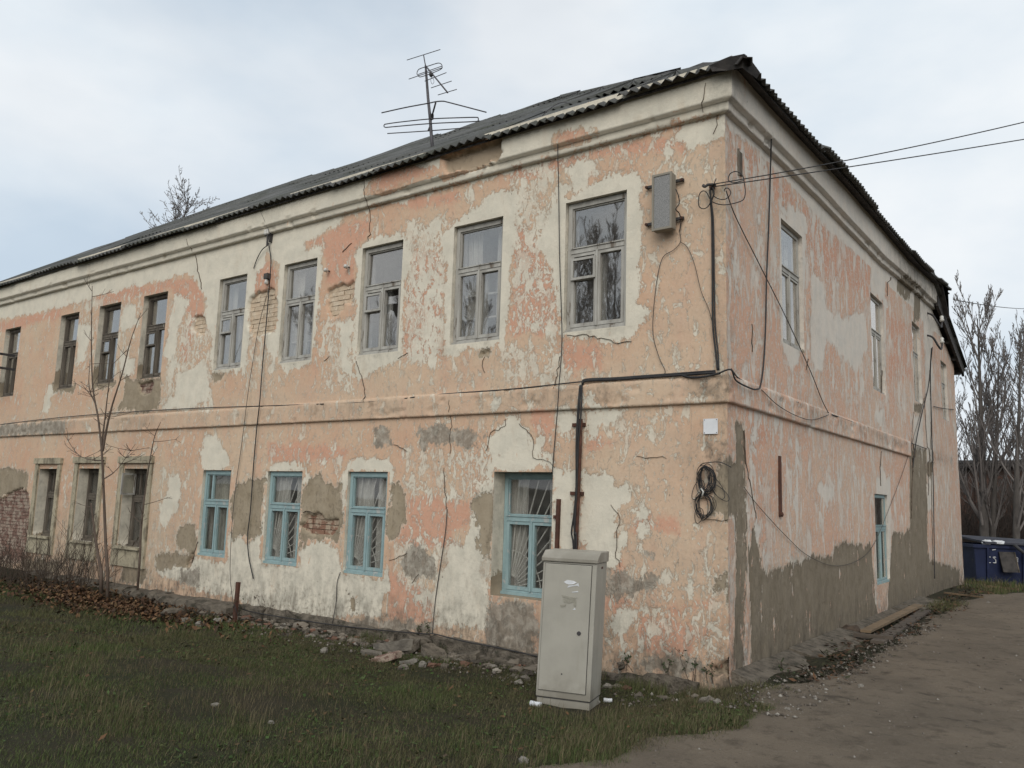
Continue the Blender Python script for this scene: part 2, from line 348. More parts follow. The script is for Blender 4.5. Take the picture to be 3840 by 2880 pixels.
def roof_mat():
    t = NT('fibre_cement'); p = t.pos(); n = t.noise(p, 1.6, 6, 0.65); f = t.noise(p, 20, 5, 0.6)
    c = t.mix(t.rnd(), (0.118, 0.117, 0.113), (0.08, 0.081, 0.078))
    c = t.mix(t.step(n, 0.42, 0.7), c, (0.065, 0.068, 0.055)); c = t.mix(t.step(f, 0.58, 0.7, 0, 0.5), c, (0.2, 0.2, 0.185))
    return t.done(c, 0.9, t.bump(f, 0.006), 0, 0.2)
M['roof'] = roof_mat()
def glass_mat(name, tint, k0, k1, dust=0.06):
    t = NT(name); o = t.pos(); lw = t.n('ShaderNodeLayerWeight'); lw.inputs[0].default_value = 0.5; f5 = t.math('POWER', lw.outputs['Facing'], 5.0)
    refl = t.math('MINIMUM', t.math('ADD', t.math('MULTIPLY', t.math('ADD', t.math('MULTIPLY', f5, 0.96), 0.04), k1), k0), 0.95)
    wv = t.noise(o, 1.3, 2, 0.4); nb = t.bump(wv, 0.006, 0.35)
    g = t.n('ShaderNodeBsdfGlossy'); g.inputs['Roughness'].default_value = 0.02; t.set(g.inputs['Normal'], nb); g.inputs[0].default_value = (0.98, 0.95, 0.92, 1)
    tr = t.n('ShaderNodeBsdfTransparent'); tr.inputs[0].default_value = (*tint, 1)
    df = t.n('ShaderNodeBsdfDiffuse'); df.inputs[0].default_value = (0.35, 0.33, 0.30, 1)
    m0 = t.n('ShaderNodeMixShader'); t.set(m0.inputs[0], t.step(t.noise(o, 5, 6, 0.7), 0.35, 0.8, dust * 0.4, dust * 2.2)); t.t.links.new(tr.outputs[0], m0.inputs[1]); t.t.links.new(df.outputs[0], m0.inputs[2])
    m1 = t.n('ShaderNodeMixShader'); t.set(m1.inputs[0], refl); t.t.links.new(m0.outputs[0], m1.inputs[1]); t.t.links.new(g.outputs[0], m1.inputs[2])
    t.t.links.new(m1.outputs[0], t.out.inputs[0]); return t.m
M['glass'] = glass_mat('window_glass', (0.93, 0.93, 0.92), 0.075, 2.2); M['glass_low'] = glass_mat('window_glass_low', (0.95, 0.95, 0.94), 0.01, 1.2, 0.08)
M['glass_dirty'] = glass_mat('window_glass_dirty', (0.88, 0.88, 0.85), 0.01, 0.9, 0.10)
def tint_mat(name, rough=0.9, trans=0.0):
    t = NT(name); c = t.attr('tint', 'Color'); b = t.n('ShaderNodeBsdfPrincipled'); t.set(b.inputs['Base Color'], c); b.inputs['Roughness'].default_value = rough
    b.inputs['Specular IOR Level'].default_value = 0.15; t.t.links.new(b.outputs[0], t.out.inputs[0]); return t.m
M['grass'] = tint_mat('grass_blades', 0.8); M['leaf'] = tint_mat('dry_leaves', 0.85); M['pebble'] = tint_mat('pebbles', 0.9)
M['bark'] = basic('bark', (0.105, 0.092, 0.082), (0.062, 0.054, 0.048), 6, 0.95, stretch=(1, 1, 0.3))
M['twig'] = basic('twigs', (0.19, 0.168, 0.155), (0.145, 0.126, 0.115), 3, 0.95)
M['sapling'] = basic('sapling_bark', (0.115, 0.085, 0.065), (0.08, 0.058, 0.044), 6, 0.9)
M['weed'] = basic('dead_weed', (0.085, 0.062, 0.045), (0.05, 0.038, 0.03), 6, 0.95)
M['weed_green'] = basic('green_weed', (0.035, 0.05, 0.02), (0.055, 0.06, 0.028), 9, 0.85)
M['bin_blue'] = basic('bin_blue', (0.013, 0.019, 0.052), (0.009, 0.013, 0.036), 3, 0.55, wear=(0.05, 0.04, 0.04), wearat=0.95)
M['bin_lid'] = basic('bin_lid', (0.035, 0.037, 0.048), (0.05, 0.05, 0.06), 3, 0.7)
M['white_paint'] = basic('white_paint', (0.55, 0.55, 0.55), (0.4, 0.4, 0.4), 20, 0.8)
M['green_bag'] = basic('green_bag', (0.05, 0.30, 0.10), (0.22, 0.42, 0.36), 3, 0.35)
M['tarp'] = basic('rubber', (0.035, 0.035, 0.038), (0.05, 0.05, 0.052), 4, 0.8)
M['brush'] = basic('brush', (0.060, 0.042, 0.032), (0.035, 0.027, 0.022), 2, 0.95)
M['brush_red'] = basic('brush_red', (0.095, 0.048, 0.03), (0.06, 0.035, 0.024), 2, 0.95)
def ground_mat():
    t = NT('soil_turf'); p = t.pos(); a = t.noise(p, 0.9, 5, 0.6); b = t.noise(p, 7, 6, 0.65); f = t.noise(p, 45, 5, 0.7)
    c = t.mix(t.step(a, 0.35, 0.65), (0.028, 0.030, 0.015), (0.040, 0.034, 0.021)); c = t.mix(t.step(b, 0.5, 0.72, 0, 0.6), c, (0.05, 0.04, 0.026))
    c = t.mix(t.step(f, 0.45, 0.7, 0, 0.5), c, (0.016, 0.014, 0.010))
    return t.done(c, 0.95, t.bump(t.math('ADD', b, f), 0.02), 0, 0.15)
M['ground'] = ground_mat()
def road_mat():
    t = NT('packed_mud'); p = t.pos(); a = t.noise(p, 0.8, 5, 0.6); b = t.noise(p, 5, 6, 0.65); f = t.noise(p, 60, 5, 0.75); g = t.vor(p, 70)
    c = t.mix(t.step(a, 0.35, 0.65), (0.172, 0.138, 0.102), (0.13, 0.105, 0.078)); c = t.mix(t.step(b, 0.50, 0.66, 0, 0.75), c, (0.088, 0.07, 0.051)); c = t.mix(t.step(t.noise(p, 14, 6, 0.7), 0.55, 0.66, 0, 0.5), c, (0.19, 0.16, 0.125))
    c = t.mix(t.step(f, 0.5, 0.72, 0, 0.6), c, (0.062, 0.05, 0.038)); c = t.mix(t.step(g, 0.10, 0.16, 0.45, 0), c, (0.20, 0.18, 0.155))
    dmp = t.step(t.noise(t.mapv(p, (1, 1.6, 1)), 1.4, 5, 0.6), 0.62, 0.70); c = t.mix(t.math('MULTIPLY', dmp, 0.55), c, (0.035, 0.028, 0.021))
    return t.done(c, 0.93, t.bump(t.math('ADD', t.math('MULTIPLY', b, 1.4), t.math('MULTIPLY', f, 0.9)), 0.02), 0, 0.2)
M['road'] = road_mat()
# ------------------------------------------------------------------ ground and road
def graded(a, b, near0, near1, fine, coarse):
    c = [near0]
    while c[-1] < near1: c.append(c[-1] + fine)
    s = fine; lo = [near0]
    while lo[0] > a: s = min(s * 1.35, coarse); lo.insert(0, lo[0] - s)
    s = fine
    while c[-1] < b: s = min(s * 1.35, coarse); c.append(c[-1] + s)
    return np.array(lo[:-1] + c)
def grid_faces(nx, ny):
    i, j = np.meshgrid(np.arange(nx - 1), np.arange(ny - 1), indexing='ij'); q = (i * ny + j).ravel()
    return np.stack([q, q + ny, q + ny + 1, q + 1], 1)
gx = graded(-600, 600, -16, 5, 0.07, 60); gy = graded(-300, 900, -6.5, 3, 0.07, 60)
X, Y = np.meshgrid(gx, gy, indexing='ij'); Z = ground_z(X, Y)
nearw = np.exp(-((X + 4) / 14) ** 2 - ((Y + 1) / 9) ** 2)
Z = Z + nearw * 0.035 * (fbm(X * 4, Y * 4, 11, 4) - 0.5)
tag(mk('ground', np.stack([X, Y, Z], -1).reshape(-1, 3), grid_faces(len(gx), len(gy)), M['ground'], smooth=True), kind='structure')
ROAD = np.array([[-2.6, -7.0], [-1.6, -5.6], [-0.9, -4.35], [-0.45, -3.85], [0.0, -3.45], [0.30, -2.95], [0.42, -2.2], [0.62, -1.6], [0.66, -0.9], [0.42, -0.35], [0.62, 0.5], [0.74, 1.6], [0.78, 2.7], [0.72, 4.5], [0.66, 7], [0.62, 9.5], [0.8, 11.5], [1.3, 13.3], [3, 14.6], [9, 15], [16, 15], [16, -16], [-5, -16]])
def polysdf(PX, PY, poly):
    P = np.asarray(poly, float); Q = np.roll(P, -1, 0); d2 = np.full(PX.shape, 1e9); ins = np.zeros(PX.shape, bool)
    for (ax, ay), (bx, by) in zip(P, Q):
        ex, ey = bx - ax, by - ay; t = np.clip(((PX - ax) * ex + (PY - ay) * ey) / (ex * ex + ey * ey + 1e-12), 0, 1)
        d2 = np.minimum(d2, (PX - ax - t * ex) ** 2 + (PY - ay - t * ey) ** 2)
        c = ((ay > PY) != (by > PY)) & (PX < (bx - ax) * (PY - ay) / (by - ay + 1e-15) + ax); ins ^= c
    d = np.sqrt(d2); return np.where(ins, d, -d)
def road_field(x, y): return polysdf(x, y, ROAD) + 0.45 * (fbm(x * 1.7, y * 1.7, 21, 4) - 0.5) + 0.12 * (fbm(x * 9, y * 9, 31, 3) - 0.5)
rx = np.arange(-4.5, 15.9, 0.05); ry = np.concatenate([np.arange(-9, 4, 0.05), np.arange(4, 15, 0.12)])
X, Y = np.meshgrid(rx, ry, indexing='ij'); fld = road_field(X, Y)
Z = ground_z(X, Y) + np.exp(-((X + 4) / 14) ** 2 - ((Y + 1) / 9) ** 2) * 0.035 * (fbm(X * 4, Y * 4, 11, 4) - 0.5)
Z = Z + np.clip(fld, -0.05, 0.12) * 0.10 + 0.004 + 0.012 * (fbm(X * 6, Y * 6, 41, 3) - 0.5) * np.clip(fld * 6, 0, 1)
ff = grid_faces(len(rx), len(ry)); keep = (fld.ravel()[ff] > -0.04).all(1) & (X.ravel()[ff[:, 0]] < 9.5); ff = ff[keep]
us_, inv = np.unique(ff, return_inverse=True)
tag(mk('dirt_road', np.stack([X, Y, Z], -1).reshape(-1, 3)[us_], inv.reshape(ff.shape), M['road'], smooth=True), kind='structure')
# ------------------------------------------------------------------ the building
HOUSE = empty('old_house', (-6, 3, 0), 'long two storey house with peeling peach and cream plaster and grey corrugated roof', 'house')
WIN_F = {'U1': (-17.50, -16.70, 3.62, 5.22), 'U2': (-14.79, -14.0, 3.65, 5.25), 'U3': (-13.16, -12.33, 3.66, 5.26), 'U4': (-11.5, -10.68, 3.66, 5.26),
         'U5': (-9.07, -8.30, 3.66, 5.25), 'U6': (-7.33, -6.54, 3.65, 5.25), 'U7': (-5.54, -4.72, 3.63, 5.23), 'U8': (-3.78, -2.96, 3.63, 5.24), 'U9': (-2.01, -1.18, 3.62, 5.22),
         'L1': (-15.0, -14.18, 0.61, 1.99), 'L2': (-13.31, -12.48, 0.60, 2.0), 'L3': (-11.6, -10.78, 0.59, 2.0), 'L4': (-9.09, -8.32, 0.59, 1.98), 'L5': (-7.37, -6.56, 0.58, 1.97),
         'L6': (-5.57, -4.79, 0.57, 1.97), 'L7': (-2.97, -2.11, 0.51, 1.98)}
WIN_S = {'R1': (1.8, 2.66, 3.64, 5.21), 'R2': (6.43, 7.35, 3.66, 5.32), 'R3': (10.0, 10.82, 3.88, 5.53), 'R4': (13.36, 14.2, 3.84, 5.24), 'RL': (6.26, 7.19, 0.47, 1.92)}
BIG = -0.5
def field(U, V, polys, pad=0.5):
    f = np.full(U.shape, BIG)
    for P in polys:
        P = np.asarray(P); m = (U > P[:, 0].min() - pad) & (U < P[:, 0].max() + pad) & (V > P[:, 1].min() - pad) & (V < P[:, 1].max() + pad)
        if m.any(): f[m] = np.maximum(f[m], polysdf(U[m], V[m], P))
    return np.clip(f, BIG, 0.5)
# --- where each coat of the front wall lies
CREAM_F = [
 fpoly('A', [(-80, 680), (300, 605), (500, 560), (640, 525), (740, 495), (850, 450), (1000, 425), (1060, 380), (1200, 370), (1350, 330), (1430, 300), (1590, 310), (1640, 350), (1690, 430), (1700, 560), (1690, 640), (1760, 800), (1740, 1060), (1760, 1110), (2000, 1090), (2080, 780), (2060, 600), (2100, 430), (2120, 300), (2212, 180), (2212, -420), (-80, 200)]),
 fpoly('C', [(0, 500), (100, 400), (140, 260), (300, 400), (320, 450), (300, 600), (310, 1000), (320, 1250), (370, 1310), (500, 1290), (590, 1220), (620, 1100), (650, 700), (690, 480), (680, 280), (650, 250), (560, 300), (530, 250), (700, 170), (860, 60), (870, -120), (0, -60)]),
 fpoly('C', [(960, 300), (1020, 250), (1180, 180), (1330, 160), (1400, 240), (1430, 330), (1400, 450), (1370, 560), (1360, 700), (1350, 900), (1340, 1100), (1360, 1200), (1270, 1240), (1180, 1310), (1100, 1320), (1050, 1380), (980, 1380), (950, 1200), (920, 1100), (960, 900), (950, 640), (960, 520)]),
 fpoly('C', [(1690, 1160), (1690, 900), (1680, 700), (1700, 520), (1680, 300), (1640, 200), (1780, 60)], 'E', [(60, 560), (180, 470), (290, 480), (340, 600), (300, 700), (280, 850), (270, 1000), (270, 1200), (240, 1400), (220, 1600)], 'F', [(170, 60), (130, 90), (0, 140)], 'C', [(1900, 1130), (1790, 1180)]),
 fpoly('E', [(640, 560), (760, 520), (880, 430), (1000, 380), (1150, 340), (1300, 330), (1340, 400), (1340, 600), (1370, 680), (1330, 900), (1310, 1100), (1340, 1250), (1290, 1400), (1400, 1450), (1330, 1600), (1310, 1659)], 'F', [(1310, 20), (1230, 90), (1100, 70), (900, 50), (640, 20)], 'E', [(640, 1400), (600, 1150), (500, 1030), (470, 900), (550, 720), (600, 600)]),
 fpoly('K', [(1870, 400), (2090, 370), (2100, 470), (2000, 520), (1900, 570), (1860, 520), (1800, 500), (1820, 440)]),
 fpoly('K', [(885, 430), (1170, 340), (1600, 230), (2140, 100), (2140, 300), (2000, 350), (1700, 430), (1500, 500), (1400, 500), (1350, 460), (1250, 470), (1180, 510), (1150, 570), (1060, 600), (880, 650), (870, 600)]),
 fpoly('K', [(560, 600), (480, 680), (380, 650), (220, 700), (140, 800), (0, 850), (-60, 870), (-60, 700), (150, 640)]),
 fpoly('E', [(820, 230), (970, 230), (920, 340), (1000, 300), (870, 480), (700, 500), (640, 560), (640, 430), (760, 420), (700, 300)]),
 fpoly('A', [(1450, 450), (1570, 500), (1540, 600), (1480, 720), (1420, 1000), (1360, 960), (1400, 700)]), fpoly('A', [(1470, 1100), (1720, 1000), (1740, 1300), (1560, 1420), (1350, 1400), (1430, 1290)]),
 fpoly('A', [(1020, 540), (1130, 560), (1150, 700), (1000, 760)]), fpoly('A', [(1000, 940), (1110, 1000), (1110, 1130), (990, 1100)]), fpoly('A', [(640, 700), (770, 700), (700, 1000), (640, 1050)]), fpoly('A', [(400, 1200), (600, 1250), (440, 1280), (400, 1430), (340, 1430)]),
 fpoly('B', [(1700, 60), (1790, 60), (1830, 150), (1900, 250), (1930, 350), (1680, 350), (1660, 300), (1680, 150)]), fpoly('B', [(1400, 400), (1500, 420), (1510, 560), (1460, 720), (1370, 820), (1300, 800), (1340, 640), (1390, 520)]),
 fpoly('B', [(1280, 1120), (1500, 1150), (1600, 1090), (1640, 1100), (1870, 1100), (1900, 900), (2010, 900), (2100, 900)], 'D', [(0, 900), (60, 960), (160, 890), (180, 1140), (480, 1180), (510, 1000), (620, 940), (740, 940), (820, 1010), (850, 1220), (1180, 1250), (1220, 1180), (1240, 1300), (1200, 1450), (1190, 1600), (1000, 1560), (760, 1600), (400, 1560), (0, 1450)], 'B', [(1900, 1400), (1700, 1380), (1480, 1280), (1300, 1230)]),
 fpoly('D', [(230, 320), (330, 300), (560, 310), (590, 440), (540, 480), (520, 500), (520, 370), (240, 370), (220, 480), (200, 900), (160, 900), (205, 480)]),
 fpoly('D', [(880, 370), (900, 290), (1000, 240), (1220, 280), (1290, 380), (1280, 470), (1240, 490), (1230, 380), (900, 375), (890, 480), (850, 850), (830, 480)]),
 fpoly('D', [(1740, 960), (1830, 1000), (1880, 900), (1950, 600), (2000, 560), (2030, 450), (2120, 380), (2120, 560), (2060, 900), (2000, 1200), (2060, 1420), (2050, 1659), (1620, 1659), (1640, 1250), (1690, 1200)]),
 fpoly('F', [(130, 520), (180, 560), (170, 640), (260, 660), (400, 760), (430, 880), (540, 870), (520, 1000), (590, 1040), (600, 1140), (130, 1150), (40, 1300), (30, 1100), (100, 1000), (170, 1010), (70, 1000), (80, 880), (150, 800), (200, 700), (110, 620)]),
 fpoly('F', [(850, 1150), (1030, 1140), (1110, 1240), (1250, 1240), (1230, 1400), (1150, 1500), (1140, 1659)], 'G', [(1200, 120), (1210, 200), (1150, 320), (1120, 400), (1040, 380), (870, 240)], 'F', [(840, 1659)]),
 fpoly('F', [(610, 1140), (800, 1130), (800, 1659)], 'G', [(800, 240), (590, 240)]), fpoly('F', [(880, 440), (950, 480), (940, 570), (870, 600)]),
 fpoly('F', [(640, 650), (820, 650), (800, 780), (660, 860), (630, 760)]), fpoly('F', [(870, 640), (1200, 640), (1150, 760), (1000, 760), (920, 880), (860, 900)]),
 fpoly('L', [(1100, 750), (1200, 720), (1230, 860), (1120, 860)]), fpoly('L', [(1000, 560), (1200, 620), (1050, 690)]),
 fpoly('G', [(1260, 720), (1500, 720), (1520, 800), (1330, 780), (1280, 900), (1120, 960), (1080, 860)]), fpoly('G', [(1840, 1000), (1920, 960), (1930, 1080), (1990, 1170), (1890, 1200)]),
 fpoly('C', [(0, 250), (100, 250), (60, 900), (0, 1300), (-60, 1300)]), fpoly('C', [(800, 880), (940, 900), (900, 1200), (940, 1350), (860, 1330), (820, 1100)]),
 fpoly('C', [(100, 820), (300, 1000), (300, 1200), (220, 1150), (180, 1000)])]
PINK_F = [
 fpoly('D', [(1380, 580), (1560, 570), (1940, 630), (1900, 850), (1760, 900), (1850, 1000), (1820, 1100), (1620, 1000), (1430, 1050), (1290, 900), (1380, 780)]),
 fpoly('D', [(1220, 1220), (1320, 1200), (1420, 1300), (1600, 1400), (1600, 1600), (1540, 1640), (1210, 1600), (1230, 1400)]),
 fpoly('G', [(1330, 780), (1380, 770), (1450, 830), (1700, 850), (1800, 920), (1900, 900), (1900, 1000), (1760, 1020), (1750, 1130), (1500, 1120), (1300, 1050), (1260, 970), (1330, 860)]),
 fpoly('G', [(1040, 660), (1250, 660), (1240, 700), (1150, 760), (1040, 730)]), fpoly('G', [(1100, 420), (1180, 330), (1160, 430), (1240, 540), (1230, 620), (1100, 520)]),
 fpoly('G', [(1550, 680), (1720, 720), (1690, 830), (1560, 800)]), fpoly('G', [(1780, 690), (1900, 670), (1890, 740), (1790, 740)]), fpoly('F', [(1250, 1520), (1660, 1500), (1660, 1640), (1260, 1640)]),
 fpoly('K', [(220, 690), (500, 680), (520, 700), (240, 790), (160, 800)]), fpoly('K', [(1180, 500), (1270, 460), (1390, 480), (1330, 510), (1180, 540)]), fpoly('K', [(230, 850), (640, 790), (640, 830), (380, 885)]),
 fpoly('C', [(560, 240), (690, 170), (830, 100), (1060, 50), (1070, 160), (1000, 260), (960, 320), (950, 640), (890, 590), (720, 560), (690, 300)]),
 fpoly('C', [(100, 400), (240, 400), (310, 480), (300, 640), (100, 640)]), fpoly('C', [(1450, 300), (1690, 300), (1690, 1150), (1360, 1200), (1370, 700)]),
 fpoly('A', [(850, 440), (1050, 390), (1090, 270), (1160, 280), (1180, 400), (1350, 340), (1600, 310), (1690, 460), (1690, 620), (1600, 730), (1570, 640), (1420, 420), (1390, 420), (1200, 460), (1000, 510), (830, 550), (760, 490)]),
 fpoly('A', [(1570, 640), (1700, 650), (1590, 800), (1550, 1000), (1480, 1000)]), fpoly('A', [(0, 690), (300, 610), (500, 570), (520, 640), (170, 730), (0, 760)]),
 fpoly('E', [(240, 250), (630, 180), (1100, 100), (1400, 50), (1690, 60), (1700, 160), (1500, 130), (1240, 200), (1100, 180), (900, 220), (640, 320), (250, 400)]),
 fpoly('E', [(280, 700), (470, 900), (600, 1100), (640, 1400), (640, 1659), (230, 1659), (280, 1200)]), fpoly('F', [(700, 60), (1000, 80), (1000, 300), (680, 280)]),
 fpoly('D', [(230, 130), (900, 180), (880, 260), (560, 300), (230, 290)]), fpoly('F', [(440, 680), (620, 640), (620, 860), (540, 860), (430, 760)]), fpoly('F', [(910, 860), (1150, 870), (1100, 950), (900, 950)])]
CEM_F = [
 fpoly('B', [(1930, 520), (2100, 420), (2212, 450)], 'D', [(200, 460), (180, 640), (170, 880), (60, 960), (0, 880)], 'B', [(1950, 950), (1910, 760)]),
 fpoly('D', [(530, 490), (660, 390), (700, 470), (840, 490), (850, 800), (820, 1000), (740, 930), (620, 930), (500, 1000), (500, 700)]),
 fpoly('D', [(1250, 480), (1310, 460), (1370, 560), (1380, 780), (1330, 820), (1300, 900), (1240, 960), (1220, 900), (1240, 600)]),
 fpoly('B', [(1500, 830), (1620, 800), (1630, 960), (1600, 1080), (1480, 1000), (1460, 930)]), fpoly('B', [(1290, 1080), (1440, 1060), (1590, 1060), (1550, 1180), (1480, 1160), (1290, 1200)]),
 fpoly('D', [(1930, 640), (2010, 560), (2120, 500), (2110, 900), (2080, 1150), (1980, 1000), (1960, 800)]), fpoly('F', [(0, 1340), (60, 1300), (70, 1659), (0, 1659)]),
 fpoly('F', [(1960, 1290), (2020, 1080), (2090, 1060), (2300, 1110), (2300, 1680), (2110, 1659), (2110, 1550), (1930, 1500)]), fpoly('G', [(2110, -20), (2330, -20), (2330, 1200), (2110, 1000), (2050, 600), (2110, 500)]),
 fpoly('A', [(1050, 1150), (1130, 1160), (1330, 1150), (1340, 1200), (1310, 1420), (1180, 1420), (980, 1400), (1020, 1280)]), fpoly('D', [(880, 1360), (970, 1460), (960, 1540), (920, 1530), (900, 1430)]),
 fpoly('A', [(440, 1190), (620, 1220), (600, 1270), (450, 1260)]), fpoly('A', [(760, 1190), (960, 1180), (950, 1210), (760, 1240)]), fpoly('A', [(1760, 1110), (1860, 1110), (1830, 1180), (1780, 1180)]),
 fpoly('B', [(-60, 330), (230, 370), (220, 520), (-60, 600)]), fpoly('B', [(220, 1100), (480, 1130), (480, 1230), (220, 1180)]), fpoly('B', [(1020, 1130), (1240, 1170), (1180, 1310), (1000, 1280)]),
 fpoly('K', [(740, 380), (890, 350), (880, 440), (760, 470), (560, 600), (460, 620), (460, 580)]), fpoly('C', [(1990, 1150), (2060, 1140), (2050, 1180), (1990, 1190)]), fpoly('G', [(1950, 460), (2060, 440), (2050, 560), (1960, 560)])]
GREY_F = [fpoly('D', [(1110, 10), (1260, 20), (1250, 150), (1130, 160)]), fpoly('D', [(1480, 0), (1740, 0), (2040, 60), (1900, 190), (1750, 150), (1640, 140), (1500, 180)]), fpoly('D', [(1320, 1130), (1440, 960), (1640, 1100), (1640, 1230), (1420, 1280)]),
 fpoly('G', [(80, 660), (470, 680), (460, 1000), (440, 1120), (60, 1060), (60, 760)]), fpoly('D', [(950, 1600), (1300, 1600), (1590, 1640), (1560, 1720), (980, 1690)]), fpoly('B', [(0, 1545), (0, 1400), (-10, 1400)]),
 fpoly('A', [(0, 1540), (240, 1520), (560, 1490), (560, 1600), (0, 1640)]), fpoly('G', [(1040, 400), (1130, 450), (1300, 480), (1450, 460), (1440, 560), (1250, 640), (1040, 600)]), fpoly('G', [(1330, 1140), (1800, 1150), (1900, 1250), (1600, 1290), (1300, 1230)]),
 fpoly('B', [(1480, 1180), (1650, 1180), (1650, 1330), (1500, 1300)]), fpoly('L', [(1060, 1000), (1100, 960), (1200, 1040), (1200, 1080), (1060, 1020)]), fpoly('L', [(1480, 1100), (1540, 1110), (1520, 1170), (1480, 1160)])]
BRICK_F = [
 (fpoly('C', [(75, 770), (90, 700), (150, 660), (240, 630), (280, 640), (300, 760), (290, 900), (265, 975), (200, 1000), (110, 1010), (70, 930)]), 'brick_cream'),
 (fpoly('C', [(715, 690), (740, 630), (800, 610), (850, 570), (880, 600), (940, 560), (930, 660), (920, 740), (870, 745), (860, 800), (770, 880), (725, 820)]), 'brick_cream'),
 (fpoly('A', [(1600, 720), (1620, 650), (1670, 620), (1700, 690), (1700, 770), (1660, 790), (1610, 750)]), 'brick_cream'),
 (fpoly('K', [(565, 620), (760, 560), (885, 500), (885, 590), (850, 640), (700, 680), (580, 705)]), 'brick_cream'),
 (fpoly('B', [(-70, 640), (60, 560), (180, 510), (230, 560), (240, 700), (230, 900), (220, 1050), (200, 1150), (-70, 1130)]), 'brick_old'),
 (fpoly('D', [(545, 730), (640, 720), (700, 770), (800, 790), (810, 830), (760, 900), (640, 890), (540, 880), (500, 830)]), 'brick_red'),
 (fpoly('G', [(1920, 1230), (1990, 1190), (2100, 1160), (2190, 1150), (2200, 1300), (2100, 1310), (1930, 1280)]), 'brick_red'),
 (fpoly('A', [(1150, 1195), (1260, 1175), (1270, 1230), (1200, 1290), (1160, 1250)]), 'brick_old'),
 (fpoly('B', [(1570, 1080), (1600, 1050), (1600, 1110), (1560, 1180), (1545, 1160)]), 'brick_red'), (fpoly('C', [(1995, 1155), (2060, 1140), (2065, 1165), (2020, 1190)]), 'brick_old')]
PEEL_F = [(fpoly('C', [(1380, 60), (1700, 60), (1700, 1300), (1360, 1250)]), 1.0), (fpoly('E', [(260, 200), (680, 200), (640, 1659), (230, 1659)]), 0.85), (fpoly('A', [(1400, 440), (1760, 700), (1760, 1450), (1350, 1400)]), 0.8),
 (fpoly('C', [(640, 850), (950, 850), (950, 1500), (640, 1500)]), 0.75), (fpoly('F', [(150, 60), (760, 60), (800, 470), (150, 470)]), 0.75), (fpoly('F', [(620, 600), (1700, 600), (1500, 900), (900, 950), (620, 900)]), 0.7),
 (fpoly('D', [(0, -40), (1100, -40), (1100, 330), (0, 330)]), 0.45), (fpoly('D', [(1300, 150), (2120, 150), (2100, 660), (1400, 640)]), 0.7), (fpoly('A', [(600, 500), (1200, 400), (1150, 1150), (600, 1150)]), 0.6), (fpoly('E', [(640, 100), (1700, 0), (1650, 450), (640, 560)]), 0.55),
 (fpoly('L', [(850, 250), (1350, 250), (1350, 900), (850, 900)]), 0.55), (fpoly('G', [(1040, 350), (2100, 350), (2100, 1250), (1040, 1250)]), 0.6), (fpoly('C', [(60, 640), (330, 1000), (330, 1500), (0, 1500)]), 0.6), (fpoly('B', [(1100, 50), (1650, 50), (1650, 1150), (1250, 1150)]), 0.45), (fpoly('D', [(1250, 900), (2100, 900), (2100, 1659), (1600, 1659), (1300, 1300)]), 0.8)]
TAN = [fpoly('F', [(700, 900), (1400, 860), (2060, 780), (2060, 1680), (700, 1680)]), fpoly('G', [(1040, 0), (2140, 0), (2140, 640), (1300, 640), (1100, 420)]), fpoly('E', [(1380, 200), (2030, 120), (2030, 1680), (1500, 1680), (1360, 900)]), [(-19.6, 2.69), (0, 2.69), (0, 3.25), (-2, 3.2), (-5, 3.3), (-9, 3.2), (-19.6, 3.3)], fpoly('B', [(1080, 350), (1650, 350), (1600, 1150), (1200, 1150)])]
FRZ = [fpoly('K', [(200, 700), (500, 670), (530, 700), (240, 800), (140, 810)]), fpoly('K', [(1170, 500), (1270, 455), (1400, 480), (1330, 515), (1170, 550)]), fpoly('K', [(560, 620), (890, 500), (890, 600), (560, 720)])]
PROF = [(-9, 0), (2.692, 0), (2.699, 0.038), (2.962, 0.038), (2.985, 0.028), (2.996, 0.0), (5.825, 0), (5.834, 0.062), (5.936, 0.064), (5.945, 0.125), (9, 0.125)]
pv = np.array(PROF)
def lines(lo, hi, st, extra, protect=0.45):
    L = list(np.arange(lo, hi + 1e-6, st)); ex = sorted(set(round(float(e), 4) for e in extra if lo < e <= hi))
    L = [l for l in L if all(abs(l - e) > st * protect for e in ex) or abs(l - lo) < 1e-6 or abs(l - hi) < st * .4]
    return np.array(sorted(set([round(float(x), 4) for x in L] + ex)))
